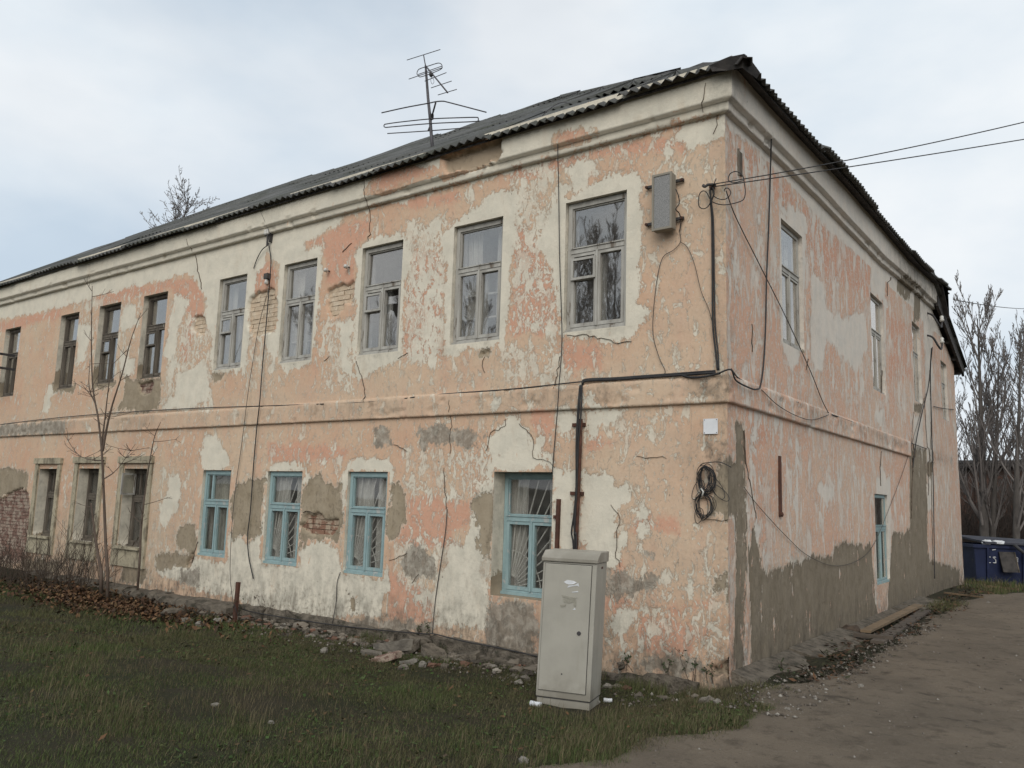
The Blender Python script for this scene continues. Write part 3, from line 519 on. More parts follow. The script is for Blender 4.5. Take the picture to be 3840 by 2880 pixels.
def build_wall(tf, u0, u1, wins, rec, mat, flds, seed, ztop, warp=None, beltend=None, label=None, vmax=6.37):
    vl = lines(-0.45, vmax, 0.026, [w[2] for w in wins.values()] + [w[3] for w in wins.values()] + [p[0] for p in PROF if -0.4 < p[0] < 6.4])
    ul = lines(u0, u1, 0.026, [u1] + [w[0] for w in wins.values()] + [w[1] for w in wins.values()] + ([beltend - .003, beltend + .003] if beltend else []))
    U, V = np.meshgrid(ul, vl, indexing='ij')
    VV = V.copy()
    if warp: VV = V + warp(U) * np.clip((V - 5.58) / 0.2, 0, 1)
    nz = fbm(U * 9, V * 9, seed, 4) - 0.5; nf = fbm(U * 34, V * 34, seed + 9, 3) - 0.5
    A = {k: field(U, VV, v) for k, v in flds.items() if k in ('cream', 'pink', 'cement', 'grey')}
    hole = field(U, VV, flds['brick']) + 0.10 * nz + 0.05 * nf if flds['brick'] else np.full(U.shape, BIG)
    if tf is FR: A['cream'] = np.maximum(A['cream'], np.minimum(VV - 5.80, 0.3) - 0.9 * sstep(field(U, VV, FRZ), -0.1, 0.06))
    else: A['cream'] = np.maximum(A['cream'] - 0.10 * (VV < 5.3), np.where(VV > 5.8, 0.3, BIG))
    A['brick'] = hole; A['tan'] = field(U, VV, TAN) if tf is FR else np.full(U.shape, BIG)
    pe = np.zeros(U.shape) + flds['peel0']
    for P, w in flds['peel']: pe = np.maximum(pe, w * sstep(field(U, VV, [P]), -0.15, 0.12))
    A['peel'] = pe + 0.25 * (fbm(U * 1.1, V * 1.1, seed + 5, 3) - 0.5)
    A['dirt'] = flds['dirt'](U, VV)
    near = np.full(U.shape, 9.0)
    for (a, b, c, d) in wins.values():
        near = np.minimum(near, np.maximum(np.maximum(a - U, U - b), np.maximum(c - V, V - d)))
    wgt = np.clip((near - 0.0) / 0.06, 0, 1) * np.clip((u1 - U) / 0.08 if tf is FR else U / 0.08, 0, 1) if True else 1
    off = np.interp(V, pv[:, 0], pv[:, 1])
    if beltend: off = np.where((V < 4) & (U > beltend), 0, off)
    offb = off.copy()
    D = off + wgt * (0.016 * (fbm(U * 1.3, V * 1.3, seed + 2, 4) - 0.5) + 0.006 * (fbm(U * 7, V * 7, seed + 3, 3) - 0.5))
    D = D + wgt * (-0.008 * sstep(A['cement'] + 0.12 * nz + 0.05 * nf, -0.02, 0.02)) - 0.085 * sstep(hole, -0.016, 0.016)
    # broken edges on belt course and cornice
    D = np.where(off > 0.02, D - 0.022 * sstep(fbm(U * 5, V * 9, seed + 7, 5), 0.685, 0.70) * np.minimum(off / 0.055, 1) * (V < 5.99), D)
    VZ = np.minimum(VV, ztop(U)); UM = U.copy()
    if tf is FR: UM[-1, :] += D[-1, :]
    else: UM[0, :] -= D[0, :]
    P = np.stack([UM, VZ, D], -1).reshape(-1, 3); FQ = grid_faces(len(ul), len(vl))
    uc = (ul[:-1] + ul[1:]) / 2; vc = (vl[:-1] + vl[1:]) / 2; UC, VC = np.meshgrid(uc, vc, indexing='ij'); UC = UC.ravel(); VC = VC.ravel()
    keep = np.ones(len(FQ), bool)
    for (a, b, c, d) in wins.values(): keep &= ~((UC > a) & (UC < b) & (VC > c) & (VC < d))
    keep &= P[FQ[:, 1], 1] - P[FQ[:, 2], 1] < -1e-5
    isb = (VC > 2.69) & (VC < 3.0) & ((UC < beltend) if beltend else True); isc = (VC > 5.815)
    AT = {k: v.ravel() for k, v in A.items()}
    out = None
    for nm, sel in (('wall', keep & ~isb & ~isc), ('belt_course', keep & isb), ('cornice', keep & isc)):
        q = FQ[sel]; idx, inv = np.unique(q, return_inverse=True)
        V3 = P[idx]; fq = inv.reshape(q.shape); at = {k: v[idx] for k, v in AT.items()}
        if nm == 'wall':       # window reveals belong to the wall
            n0 = len(V3); EV = []; EF = []; EA = {k: [] for k in at}
            for wn_, (a, b, c, d) in wins.items():
                r = rec[wn_] + 0.09; steps = np.linspace(c, d, 12); n = n0 + len(EV)
                ring = [(a, z) for z in steps] + [(x, d) for x in np.linspace(a, b, 5)[1:]] + [(b, z) for z in steps[::-1][1:]] + [(x, c) for x in np.linspace(b, a, 5)[1:-1]]
                k = len(ring)
                for dd in (0.0, -r * 0.5, -r):
                    for (x, z) in ring:
                        EV.append((x, z, dd)); low = flds['revcem'].get(wn_, 0) - (z - c)
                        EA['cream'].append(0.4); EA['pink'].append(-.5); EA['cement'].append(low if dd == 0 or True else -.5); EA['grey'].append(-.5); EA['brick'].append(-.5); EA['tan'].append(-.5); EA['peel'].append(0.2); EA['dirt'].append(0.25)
                for l in range(2):
                    for j in range(k):
                        j2 = (j + 1) % k; EF.append((n + l * k + j, n + l * k + j2, n + (l + 1) * k + j2, n + (l + 1) * k + j))
            V3 = np.vstack([V3, np.array(EV)]); fq = np.vstack([fq, np.array(EF)]); at = {k: np.concatenate([at[k], np.array(EA[k], float)]) for k in at}
        o = mk(nm, tf(V3), fq, mat, HOUSE, smooth=False, attrs=at)
        if nm == 'wall': out = o
        if label: o['label'] = label[nm]
    return out
REC_F = {k: (0.10 if k in ('U1', 'U2', 'U3', 'U4') else 0.06 if k[0] == 'U' else 0.19 if k in ('L1', 'L2', 'L3') else 0.22 if k == 'L7' else 0.045) for k in WIN_F}
REC_S = {'R1': 0.055, 'R2': 0.05, 'R3': 0.06, 'R4': 0.06, 'RL': 0.04}
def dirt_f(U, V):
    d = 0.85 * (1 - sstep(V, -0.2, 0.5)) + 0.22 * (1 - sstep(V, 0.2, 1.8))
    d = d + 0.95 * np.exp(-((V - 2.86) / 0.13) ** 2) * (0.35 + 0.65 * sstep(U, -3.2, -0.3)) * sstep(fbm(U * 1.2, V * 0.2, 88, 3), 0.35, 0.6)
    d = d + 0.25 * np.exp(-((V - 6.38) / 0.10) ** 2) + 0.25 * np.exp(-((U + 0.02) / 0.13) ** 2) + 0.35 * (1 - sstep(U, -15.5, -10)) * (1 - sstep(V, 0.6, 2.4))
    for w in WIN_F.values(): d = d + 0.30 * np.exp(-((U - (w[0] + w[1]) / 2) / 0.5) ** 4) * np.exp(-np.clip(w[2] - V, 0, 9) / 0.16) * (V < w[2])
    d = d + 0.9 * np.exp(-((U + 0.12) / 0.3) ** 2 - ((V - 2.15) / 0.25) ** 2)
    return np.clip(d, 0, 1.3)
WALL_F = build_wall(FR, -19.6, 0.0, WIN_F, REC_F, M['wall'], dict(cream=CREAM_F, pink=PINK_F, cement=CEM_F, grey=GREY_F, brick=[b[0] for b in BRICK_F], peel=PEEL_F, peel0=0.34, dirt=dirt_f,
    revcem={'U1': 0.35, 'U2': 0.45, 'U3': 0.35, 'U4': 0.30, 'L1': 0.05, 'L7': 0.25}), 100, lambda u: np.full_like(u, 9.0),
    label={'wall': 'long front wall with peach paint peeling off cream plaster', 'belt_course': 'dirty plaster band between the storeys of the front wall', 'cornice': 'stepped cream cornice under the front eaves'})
SZ = np.array([[0, 0], [1.4, 0.05], [3.2, 0.11], [7.1, 0.16], [10.3, 0.36], [12.6, 0.46], [16, 0.5]])
swarp = lambda u: np.interp(u, SZ[:, 0], SZ[:, 1])
SEZ = np.array([[-0.5, 6.20], [0.9, 6.21], [2.5, 6.285], [4.3, 6.41], [6.6, 6.45], [9.4, 6.505], [12, 6.72], [13.5, 6.88]])
sez = lambda y: np.interp(y, SEZ[:, 0], SEZ[:, 1])
stop = lambda u: np.where(u < 12.45, sez(u) + 0.20, 6.30 - 0.30 * (u - 12.45))
CREAM_S = [spoly('H', [(205, 150), (1600, 1560), (1520, 1660), (1190, 1400), (1080, 1330), (900, 1180), (760, 1010), (700, 900), (560, 790), (430, 640), (330, 600), (205, 430)]),
 spoly('H', [(560, 1050), (640, 1010), (760, 1090), (770, 1300), (760, 1659)], 'I', [(750, 250), (750, 560), (700, 700), (660, 780), (580, 560)], 'H', [(555, 1659)]),
 spoly('I', [(770, 0), (880, 50), (900, 250), (1000, 300), (1150, 250), (1180, 560), (1100, 760), (1000, 640), (900, 560), (860, 800), (770, 640)]), spoly('I', [(840, 1380), (960, 1420), (960, 1560), (900, 1659), (800, 1500)]),
 spoly('H', [(240, 1280), (300, 1400), (320, 1659), (260, 1600)]), spoly('H', [(400, 960), (480, 1080), (440, 1200), (400, 1080)]), spoly('I', [(560, 1040), (760, 1080), (740, 1160), (560, 1100)]),
 spoly('H', [(1190, 1380), (1290, 1450), (1280, 1659), (1190, 1600)]), spoly('I', [(1270, 180), (1300, 240), (1290, 860), (1190, 880), (1190, 820), (1270, 840)]), spoly('I', [(1200, 900), (1290, 930), (1260, 1120), (1200, 1060)]),
 spoly('I', [(1250, 1250), (1310, 1420), (1330, 1659), (1210, 1659), (1240, 1400)]), spoly('J', [(1210, -240), (1330, -240), (1330, 520), (1210, 540)]), spoly('I', [(1470, 970), (1540, 960), (1560, 1500), (1460, 1500)]), spoly('I', [(1540, 250), (1600, 240), (1610, 1659), (1560, 1659)]),
 spoly('J', [(1060, 480), (1130, 460), (1080, 620), (1040, 640)]), spoly('J', [(930, 640), (1010, 610), (1010, 690), (860, 740)]), spoly('J', [(700, 760), (810, 700), (800, 800), (730, 830)]), spoly('J', [(600, 800), (660, 790), (630, 920), (580, 900)]), spoly('J', [(440, 420), (560, 420), (540, 560), (460, 720), (490, 860), (440, 800)]),
 spoly('J', [(1330, 320), (1370, 420), (1390, 520), (1340, 480)]), spoly('J', [(1400, 460), (1460, 400), (1450, 500)]), spoly('I', [(340, 1100), (400, 1100), (430, 1659), (350, 1659)])]
CEM_S = [spoly('J', [(370, 330), (400, 160), (440, 260), (450, 420), (560, 420), (700, 370), (800, 330), (930, 340), (950, 250), (1200, 260), (1210, 600), (1240, 740), (900, 900), (700, 1000), (420, 1180), (400, 1180), (380, 800)]),
 spoly('J', [(1330, 190), (1450, 160), (1460, 500), (1480, 640), (1300, 720)]), spoly('J', [(1450, -390), (1560, -380), (1570, 300), (1640, 640), (1450, 680)]), spoly('J', [(285, -560), (345, -560), (345, 950), (320, 1180), (285, 1180)]), spoly('I', [(195, 1270), (260, 1300), (345, 1340), (345, 1680), (195, 1680)]),
 spoly('I', [(1370, 60), (1480, 140), (1430, 230), (1360, 160)]), spoly('I', [(1475, 920), (1530, 920), (1530, 990), (1480, 970)]), spoly('I', [(1480, 180), (1515, 190), (1515, 360), (1475, 360)]), spoly('I', [(1555, 1310), (1610, 1310), (1590, 1420), (1560, 1400)]), spoly('J', [(1480, 330), (1780, 420), (1780, 600), (1480, 700)])]
PINK_S = [spoly('H', [(230, 480), (330, 620), (420, 660), (560, 820), (690, 980), (660, 1050), (480, 930), (330, 760)]), spoly('H', [(720, 1010), (900, 1190), (1180, 1400), (1190, 1640), (900, 1480), (760, 1250)]), spoly('I', [(360, 1050), (560, 1080), (500, 1180), (380, 1140)]), spoly('I', [(1300, 300), (1460, 400), (1460, 760), (1300, 760)])]
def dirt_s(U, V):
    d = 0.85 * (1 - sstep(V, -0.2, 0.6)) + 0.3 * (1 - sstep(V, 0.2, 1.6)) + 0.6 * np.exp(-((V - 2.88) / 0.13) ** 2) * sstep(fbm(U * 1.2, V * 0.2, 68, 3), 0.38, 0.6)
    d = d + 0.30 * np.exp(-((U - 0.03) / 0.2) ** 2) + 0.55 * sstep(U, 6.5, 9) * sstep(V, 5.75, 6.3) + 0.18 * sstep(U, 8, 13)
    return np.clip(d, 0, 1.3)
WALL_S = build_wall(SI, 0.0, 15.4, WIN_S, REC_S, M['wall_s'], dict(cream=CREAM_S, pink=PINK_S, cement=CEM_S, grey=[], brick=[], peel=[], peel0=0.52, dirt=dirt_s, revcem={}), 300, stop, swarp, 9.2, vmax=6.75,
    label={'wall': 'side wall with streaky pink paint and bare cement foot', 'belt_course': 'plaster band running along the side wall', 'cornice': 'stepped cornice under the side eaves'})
# bricks laid bare where the plaster has fallen
bm_cache = {}
def brick_mesh(mat, w):
    k = (mat, w)
    if k not in bm_cache:
        vs_ = np.array([[x, y, z] for x in (-w / 2, w / 2) for y in (0, 0.05) for z in (0, 0.064)]) + RNG.uniform(-.003, .003, (8, 3))
        me = bpy.data.meshes.new('brick'); me.from_pydata([tuple(v) for v in vs_], [], [(0, 1, 3, 2), (4, 6, 7, 5), (0, 4, 5, 1), (2, 3, 7, 6), (0, 2, 6, 4), (1, 5, 7, 3)]); me.materials.append(M[mat]); bm_cache[k] = me
    return bm_cache[k]
for poly, mt in BRICK_F:
    P = np.array(poly); z = math.floor(P[:, 1].min() / 0.077) * 0.077; row = 0
    while z < P[:, 1].max() + 0.05:
        head = row % 2; wd = 0.25; pitch = wd + 0.009; x = P[:, 0].min() - 0.3 + (pitch / 2 if row % 2 else 0)
        while x < P[:, 0].max() + 0.2:
            s = polysdf(np.array([x - wd / 4, x, x + wd / 4]), np.array([z + 0.032] * 3), P).max()
            if s > -0.03 and x < -0.14:
                o = link('brick', brick_mesh(mt, wd), (x, 0.050 + RNG.uniform(-.006, .008), z), WALL_F)
                o.rotation_euler = (0, 0, RNG.uniform(-.03, .03))
            x += pitch
        z += 0.072; row += 1
# cracks in the plaster
def crack(pl, pts, w=0.006, seed=1):
    f = on_front if pl is FR else on_side; rr = np.random.default_rng(seed); Q = [f(q[0] * DK, q[1] * DK) for q in pts]
    uv = np.array([[p[0] if pl is FR else p[1], p[2]] for p in Q]); S = [uv[0]]
    for a, b in zip(uv[:-1], uv[1:]):
        n = max(2, int(np.linalg.norm(b - a) / 0.05))
        for t in np.arange(1, n + 1) / n: S.append(a + (b - a) * t + rr.normal(0, 0.010, 2) * (t < 1))
    S = np.array(S); T = np.gradient(S, axis=0); N = np.stack([-T[:, 1], T[:, 0]], 1); N /= np.linalg.norm(N, axis=1, keepdims=True) + 1e-9
    ww = 0.45 * w * rr.uniform(0.3, 1.0, len(S)) * np.minimum(1, np.minimum(np.arange(len(S)), np.arange(len(S))[::-1]) / 2 + 0.25); ww = ww[:, None]
    base = np.interp(S[:, 1], pv[:, 0], pv[:, 1])[:, None] + 0.0125
    V = np.concatenate([np.hstack([S - N * ww / 2, base - 0.02]), np.hstack([S - N * ww / 2, base]), np.hstack([S + N * ww / 2, base]), np.hstack([S + N * ww / 2, base - 0.02])])
    n = len(S); F = [(l * n + i, l * n + i + 1, (l + 1) * n + i + 1, (l + 1) * n + i) for l in range(3) for i in range(n - 1)]
    mk('crack', pl(V), F, M['crack'], WALL_F if pl is FR else WALL_S)
for i, (pl, pts, w) in enumerate([
    (FR, [(417, 520), (425, 560), (430, 590), (436, 625)], .014), (FR, [(1535, 190), (1530, 225), (1524, 248)], .010), (FR, [(1550, 250), (1550, 270), (1541, 290)], .006),
    (FR, [(801, 395), (800, 470), (797, 520)], .005), (FR, [(975, 865), (973, 980)], .004), (FR, [(1092, 905), (1092, 920), (1060, 935), (1050, 975)], .006), (FR, [(1122, 915), (1153, 950), (1152, 988), (1180, 995), (1200, 1010)], .006),
    (FR, [(415, 1215), (428, 1170)], .02), (FR, [(760, 525), (740, 545)], .01), (FR, [(655, 1108), (668, 1104), (690, 1110)], .012), (FR, [(790, 870), (788, 840), (770, 780)], .003), (FR, [(1210, 770), (1200, 840)], .003),
    (FR, [(960, 1010), (965, 1100)], .003), (FR, [(1340, 1225), (1330, 1195), (1332, 1150), (1340, 1120), (1320, 1090)], .006), (FR, [(1520, 1120), (1560, 1125), (1590, 1120)], .005), (FR, [(1375, 985), (1440, 990)], .003),
    (FR, [(840, 1210), (870, 1200), (880, 1195)], .008), (FR, [(905, 1240), (890, 1260)], .008), (FR, [(850, 960), (880, 975)], .005), (FR, [(300, 1160), (285, 1180)], .006), (FR, [(700, 780), (712, 770)], .005), (FR, [(860, 775), (882, 762)], .006),
    (FR, [(1225, 724), (1260, 722), (1300, 730), (1335, 742), (1365, 738)], .008), (FR, [(1048, 770), (1042, 790), (1048, 805)], .008),
    (SI, [(1606, 930), (1610, 1000), (1622, 1060), (1632, 1120)], .012), (SI, [(1903, 975), (1900, 1010), (1902, 1050)], .02), (SI, [(1972, 970), (1970, 1050), (1968, 1120)], .014), (SI, [(1972, 890), (1968, 960), (1972, 1020)], .008), (SI, [(1995, 860), (2002, 960), (2005, 1010), (2005, 1070)], .012), (SI, [(2008, 800), (2010, 900), (2012, 1100), (2015, 1220)], .014),
    (SI, [(1905, 800), (1903, 850)], .006), (SI, [(1745, 775), (1740, 800)], .008), (SI, [(1623, 700), (1624, 760)], .004), (SI, [(1916, 600), (1916, 640)], .02)]):
    crack(pl, pts, w, 50 + i)
# ------------------------------------------------------------------ windows
def window(pl, w, rec, mat, style, label, seed):
    x0, x1, z0, z1 = w; rr = np.random.default_rng(seed); g = 0.006
    a, b, c, d = x0 + g, x1 - g, z0 + g, z1 - g; H = d - c; fw = 0.052 if pl is FR else 0.042; f0 = -rec; f1 = -rec - 0.075
    zt = c + H * style.get('split', 0.62)
    m = MB(pl); m.box((a, c, f1), (a + fw, d, f0)).box((b - fw, c, f1), (b, d, f0)).box((a + fw, d - fw * 1.2, f1), (b - fw, d, f0)).box((a + fw, c, f1), (b - fw, c + fw, f0))
    W = m.build('window', mat, HOUSE); W['label'] = label
    MB(pl).box((a + fw, zt - 0.03, f1), (b - fw, zt + 0.03, f0 + 0.012)).box((a + fw, zt + 0.026, f0 + 0.012), (b - fw, zt + 0.04, f0 + 0.025)).build('transom', mat, W)
    gl = M[style.get('glass', 'glass')]; pd = 0.006 if pl is SI else 0.03
    def pane(p0, p1, dd, poly=None):
        tu, tv = rr.normal(0, 0.006, 2)
        if poly is None: poly = [(p0[0], p0[1]), (p1[0], p0[1]), (p1[0], p1[1]), (p0[0], p1[1])]
        q = np.array([[x, z, dd + tu * (x - p0[0]) + tv * (z - p0[1])] for x, z in poly]); k = len(poly)
        q2 = q.copy(); q2[:, 2] -= 0.003
        mk('pane', pl(np.vstack([q, q2])), [tuple(range(k)), tuple(range(2 * k - 1, k - 1, -1))] + [(i, k + i, k + (i + 1) % k, (i + 1) % k) for i in range(k)], gl, W)
    # upper light with thin bead
    bd = 0.016 if pl is FR else 0.010
    MB(pl).box((a + fw, zt + 0.041, f1 + 0.02), (a + fw + bd, d - fw * 1.2, f0 - 0.02)).box((b - fw - bd, zt + 0.041, f1 + 0.02), (b - fw, d - fw * 1.2, f0 - 0.02)).box((a + fw + bd, d - fw * 1.2 - bd, f1 + 0.02), (b - fw - bd, d - fw * 1.2, f0 - 0.02)).box((a + fw + bd, zt + 0.041, f1 + 0.02), (b - fw - bd, zt + 0.041 + bd, f0 - 0.02)).build('glazing_bead', mat, W)
    if style.get('topvent'):
        xm = a + fw + 0.20 * (b - a)
        MB(pl).box((xm - 0.02, zt + 0.06, f1 + 0.02), (xm + 0.02, d - fw * 1.2 - bd, f0 - 0.012)).build('glazing_bar', mat, W)
        if style['topvent'] == 'open':
            xs = (b + a) / 2
            t = MB(pl); hz0, hz1 = zt + 0.06, d - fw * 1.2 - bd; dep = f0 + 0.27
            t.box((a + 0.055, hz0, f0), (a + 0.083, hz0 + 0.03, dep)).box((a + 0.055, hz1 - 0.03, f0), (a + 0.083, hz1, dep)).box((a + 0.055, hz0 + .03, f0), (a + 0.083, hz1 - .03, f0 + 0.03)).box((a + 0.055, hz0 + .03, dep - 0.03), (a + 0.083, hz1 - .03, dep))
            t.build('vent_sash', M['wood_grey'], W)
            pq = pl(np.array([[a + 0.068, hz0 + .03, f0 + .03], [a + 0.068, hz0 + .03, dep - .03], [a + 0.068, hz1 - .03, dep - .03], [a + 0.068, hz1 - .03, f0 + .03]])); mk('pane', pq, [(0, 1, 2, 3)], M['glass_dirty'], W)
    pane((a + fw + bd, zt + 0.041 + bd), (b - fw - bd, d - fw * 1.2 - bd), f0 - (pd if pl is SI else .04))
    # two lower sashes
    xm = (a + b) / 2; L0, L1 = c + fw, zt - 0.03; sw = 0.036 if pl is FR else 0.026
    for i, (s0, s1) in enumerate(((a + fw + .002, xm - 0.004), (xm + 0.004, b - fw - .002))):
        sd_ = f0 + 0.004; zlo = L0 + 0.004; zhi = L1 - 0.004
        S = MB(pl).box((s0, zlo, f1 + 0.02), (s0 + sw, zhi, sd_)).box((s1 - sw, zlo, f1 + 0.02), (s1, zhi, sd_)).box((s0 + sw, zlo, f1 + 0.02), (s1 - sw, zlo + sw * 1.2, sd_)).box((s0 + sw, zhi - sw, f1 + 0.02), (s1 - sw, zhi, sd_)).build('sash', mat, W)
        p0 = (s0 + sw, zlo + sw * 1.2); p1 = (s1 - sw, zhi - sw)
        vent = style.get('vent') and i == 0
        if vent:
            zv = zlo + (zhi - zlo) * 0.66
            MB(pl).box((s0 + sw, zv - 0.02, f1 + 0.02), (s1 - sw, zv + 0.012, sd_)).build('glazing_bar', mat, W)
            v = MB(pl); e = 0.03; q0, q1 = s0 + 0.008, s1 - 0.006; h0, h1 = zv - 0.02, zhi - 0.06; o0, o1 = sd_ + .001, sd_ + 0.028
            v.box((q0, h0, o0), (q0 + e, h1, o1)).box((q1 - e, h0, o0), (q1, h1, o1)).box((q0 + e, h0, o0), (q1 - e, h0 + e, o1)).box((q0 + e, h1 - e, o0), (q1 - e, h1, o1)); v.build('vent_sash', mat, W)
            pane((q0 + e, h0 + e), (q1 - e, h1 - e), sd_ + 0.012)
            p1 = (p1[0], zv - 0.02)
        if style.get('broken') and i == 1:
            w_ = p1[0] - p0[0]; h_ = p1[1] - p0[1]
            pane(p0, p1, f0 - 0.03, [(p0[0], p0[1]), (p1[0], p0[1]), (p1[0], p0[1] + .50 * h_), (p0[0] + .80 * w_, p0[1] + .50 * h_), (p0[0] + .66 * w_, p0[1] + .55 * h_), (p0[0] + .58 * w_, p0[1] + .61 * h_), (p0[0] + .38 * w_, p0[1] + .645 * h_), (p0[0] + .22 * w_, p0[1] + .60 * h_), (p0[0], p0[1] + .585 * h_)])
            pane(p0, p1, f0 - 0.03, [(p0[0], p0[1] + .74 * h_), (p0[0] + .3 * w_, p0[1] + .76 * h_), (p1[0], p0[1] + .74 * h_), (p1[0], p0[1] + .90 * h_), (p0[0] + .5 * w_, p0[1] + .885 * h_), (p0[0], p0[1] + .90 * h_)])
        else: pane(p0, p1, f0 - pd)
    MB(pl).box((xm - 0.012, L0, f0 + .0045), (xm + 0.014, L1, f0 + 0.018)).build('cover_strip', mat, W)
    MB(pl).prism([(a, c - 0.004), (b, c - 0.004), (b, c + 0.03), (a, c + 0.03)], f0 + .001, f0 + style.get('sill', 0.03)).build('sill', mat, W)
    if style.get('inner', True):
        i0, i1 = f1 - 0.10, f1 - 0.06; e = 0.045; m2 = MB(pl)
        m2.box((a, c, i0), (a + e, d, i1)).box((b - e, c, i0), (b, d, i1)).box((a + e, zt - .03, i0), (b - e, zt + .03, i1)).box((xm - .035, c, i0 - .002), (xm + .035, zt - .03, i1 + .002)).box((a + e, c, i0), (b - e, c + e, i1)).box((a + e, d - e, i0), (b - e, d, i1))
        if style.get('muntin'): 
            for fz in (0.36, 0.68): m2.box((a + e, c + (zt - c) * fz - .012, i0 + .004), (xm - .035, c + (zt - c) * fz + .012, i1 - .004)).box((xm + .035, c + (zt - c) * fz - .012, i0 + .004), (b - e, c + (zt - c) * fz + .012, i1 - .004))
        m2.build('inner_frame', M['wood_white'], W)
    if style.get('grille'):
        k = MB(pl); gd = f1 - 0.005; cx_, cz_ = a + fw, c + fw
        for ang in np.radians([16, 27, 37, 46, 54, 61, 67, 73, 79, 85]):
            ca, sa = math.cos(ang), math.sin(ang); t = min((b - fw - cx_) / max(ca, 1e-6), (d - fw - cz_) / sa); k.tube([(cx_ + .16 * ca, cz_ + .16 * sa, gd), (cx_ + t * ca, cz_ + t * sa, gd)], 0.0085, 5)
        for R_ in (0.16, 0.46):
            k.tube([(cx_ + R_ * math.cos(q), cz_ + R_ * math.sin(q), gd - .008) for q in np.linspace(0.02, 1.55, 12)], 0.007, 5)
        k.build('window_grille', M['bar'], W)
    if style.get('curtain'):
        nu = 40; us = np.linspace(a - .05, b + .05, nu); gap = style['curtain']
        for s0, s1 in (((0.0, 0.5 - gap)), ((0.5 + gap, 1.0))):
            if s1 - s0 < 0.06: continue
            uu = np.linspace(a - .05 + (b - a + .1) * s0, a - .05 + (b - a + .1) * s1, 26); zz = np.linspace(c - .05, d, 4)
            UU, ZZ = np.meshgrid(uu, zz, indexing='ij'); DD = f1 - 0.07 + 0.016 * np.sin(UU * 75 + seed) - (0.06 if style.get('inner', True) else 0) + 0.01 * np.sin(UU * 31 + ZZ * 3)
            mk('curtain', pl(np.stack([UU, ZZ, DD], -1).reshape(-1, 3)), grid_faces(26, 4), M['curtain'], W, smooth=True)
    if style.get('hood'):       # raised plaster surround
        t = MB(pl); e = 0.15; h = 0.05
        t.box((x0 - e, z0 - .34, -.02), (x0 - .012, z1 + .10, h * .7), 0.004).box((x1 + .012, z0 - .34, -.02), (x1 + e, z1 + .10, h * .7), 0.004).box((x0 - e - .02, z1 + .101, -.02), (x1 + e + .02, z1 + .22, h * 1.3), 0.004).box((x0 - .011, z0 - .34, -.02), (x1 + .011, z0 - .03, h * .6), 0.004)
        t.box((x0 - .011, z0 - .029, -.02), (x1 + .011, z0 + .012, h * 1.7), 0.004)
        t.build('window_surround', M['surround'], W)
    return W
def surround_mat():
    t = NT('surround_plaster'); p = t.pos(); a = t.noise(p, 4, 6, 0.65); b = t.noise(p, 20, 5, 0.6); g = t.noise(t.mapv(p, (1, 1, .3)), 6, 5, .6)
    c = t.mix(t.step(a, 0.4, 0.62), (0.33, 0.29, 0.21), (0.40, 0.35, 0.25)); c = t.mix(t.step(g, 0.5, 0.62, 0, .85), c, (0.17, 0.145, 0.105)); c = t.mix(t.step(b, 0.52, 0.72, 0, 0.6), c, (0.10, 0.085, 0.06))
    return t.done(c, 0.95, t.bump(t.math('ADD', a, b), 0.012), 0, .15)
M['surround'] = surround_mat()
G_, B_, N_ = M['wood_grey'], M['wood_blue'], M['wood_brown']
for k, mt, st, lb in (
    ('U1', N_, {'sill': .03}, 'dark wooden window at the left edge of the upper floor'), ('U2', N_, {}, 'dark wooden upper window, second from the left'), ('U3', N_, {'vent': 1}, 'dark wooden upper window with small vent, third from the left'),
    ('U4', N_, {'vent': 1}, 'dark brown upper window above the bare cement patch'), ('U5', G_, {'vent': 1, 'curtain': .25}, 'weathered grey upper window with small vent beside the crack'), ('U6', G_, {'muntin': 1, 'curtain': .2}, 'weathered grey upper window between the two fallen plaster patches'),
    ('U7', G_, {'vent': 1, 'broken': 1}, 'weathered grey upper window with a broken pane'), ('U8', G_, {'muntin': 1, 'curtain': .14}, 'weathered grey upper window with inner frame showing'), ('U9', G_, {'vent': 1}, 'large weathered grey upper window nearest the corner, trees mirrored in it'),
    ('L1', N_, {'topvent': 1, 'hood': 1, 'glass': 'glass_dirty', 'inner': False}, 'old dark lower window in a plaster surround beside bare bricks'), ('L2', N_, {'hood': 1, 'glass': 'glass_dirty', 'inner': False}, 'old dark lower window in a plaster surround behind the sapling'), ('L3', N_, {'topvent': 'open', 'hood': 1, 'glass': 'glass_dirty', 'inner': False}, 'old dark lower window with its vent flap open'),
    ('L4', B_, {'topvent': 1, 'curtain': .02, 'glass': 'glass_dirty'}, 'pale blue lower window farthest left'), ('L5', B_, {'glass': 'glass_low', 'grille': 1, 'curtain': .06, 'inner': False}, 'pale blue lower window with bars left of the bare bricks'), ('L6', B_, {'glass': 'glass_low', 'grille': 1, 'curtain': .05, 'inner': False}, 'pale blue lower window with bars right of the bare bricks'), ('L7', B_, {'glass': 'glass_low', 'grille': 1, 'curtain': .16, 'inner': False}, 'pale blue lower window partly behind the utility cabinet')):
    window(FR, WIN_F[k], REC_F[k], mt, st, lb, sum(map(ord, k)) * 7 + 3)
for k, mt, st, lb in (('R1', G_, {'glass': 'glass_low', 'curtain': .12}, 'grey side window nearest the corner'), ('R2', G_, {'glass': 'glass_low', 'curtain': .12}, 'grey side window under the peeling cornice'), ('R3', G_, {'glass': 'glass_low', 'curtain': .12}, 'narrow looking grey side window in a cement patch'), ('R4', G_, {'glass': 'glass_low', 'curtain': .12}, 'small side window under the lower roof'), ('RL', B_, {'curtain': .0, 'glass': 'glass_low'}, 'pale blue lower window of the side wall')):
    window(SI, WIN_S[k], REC_S[k], mt, st, lb, sum(map(ord, k)) * 5 + 1)
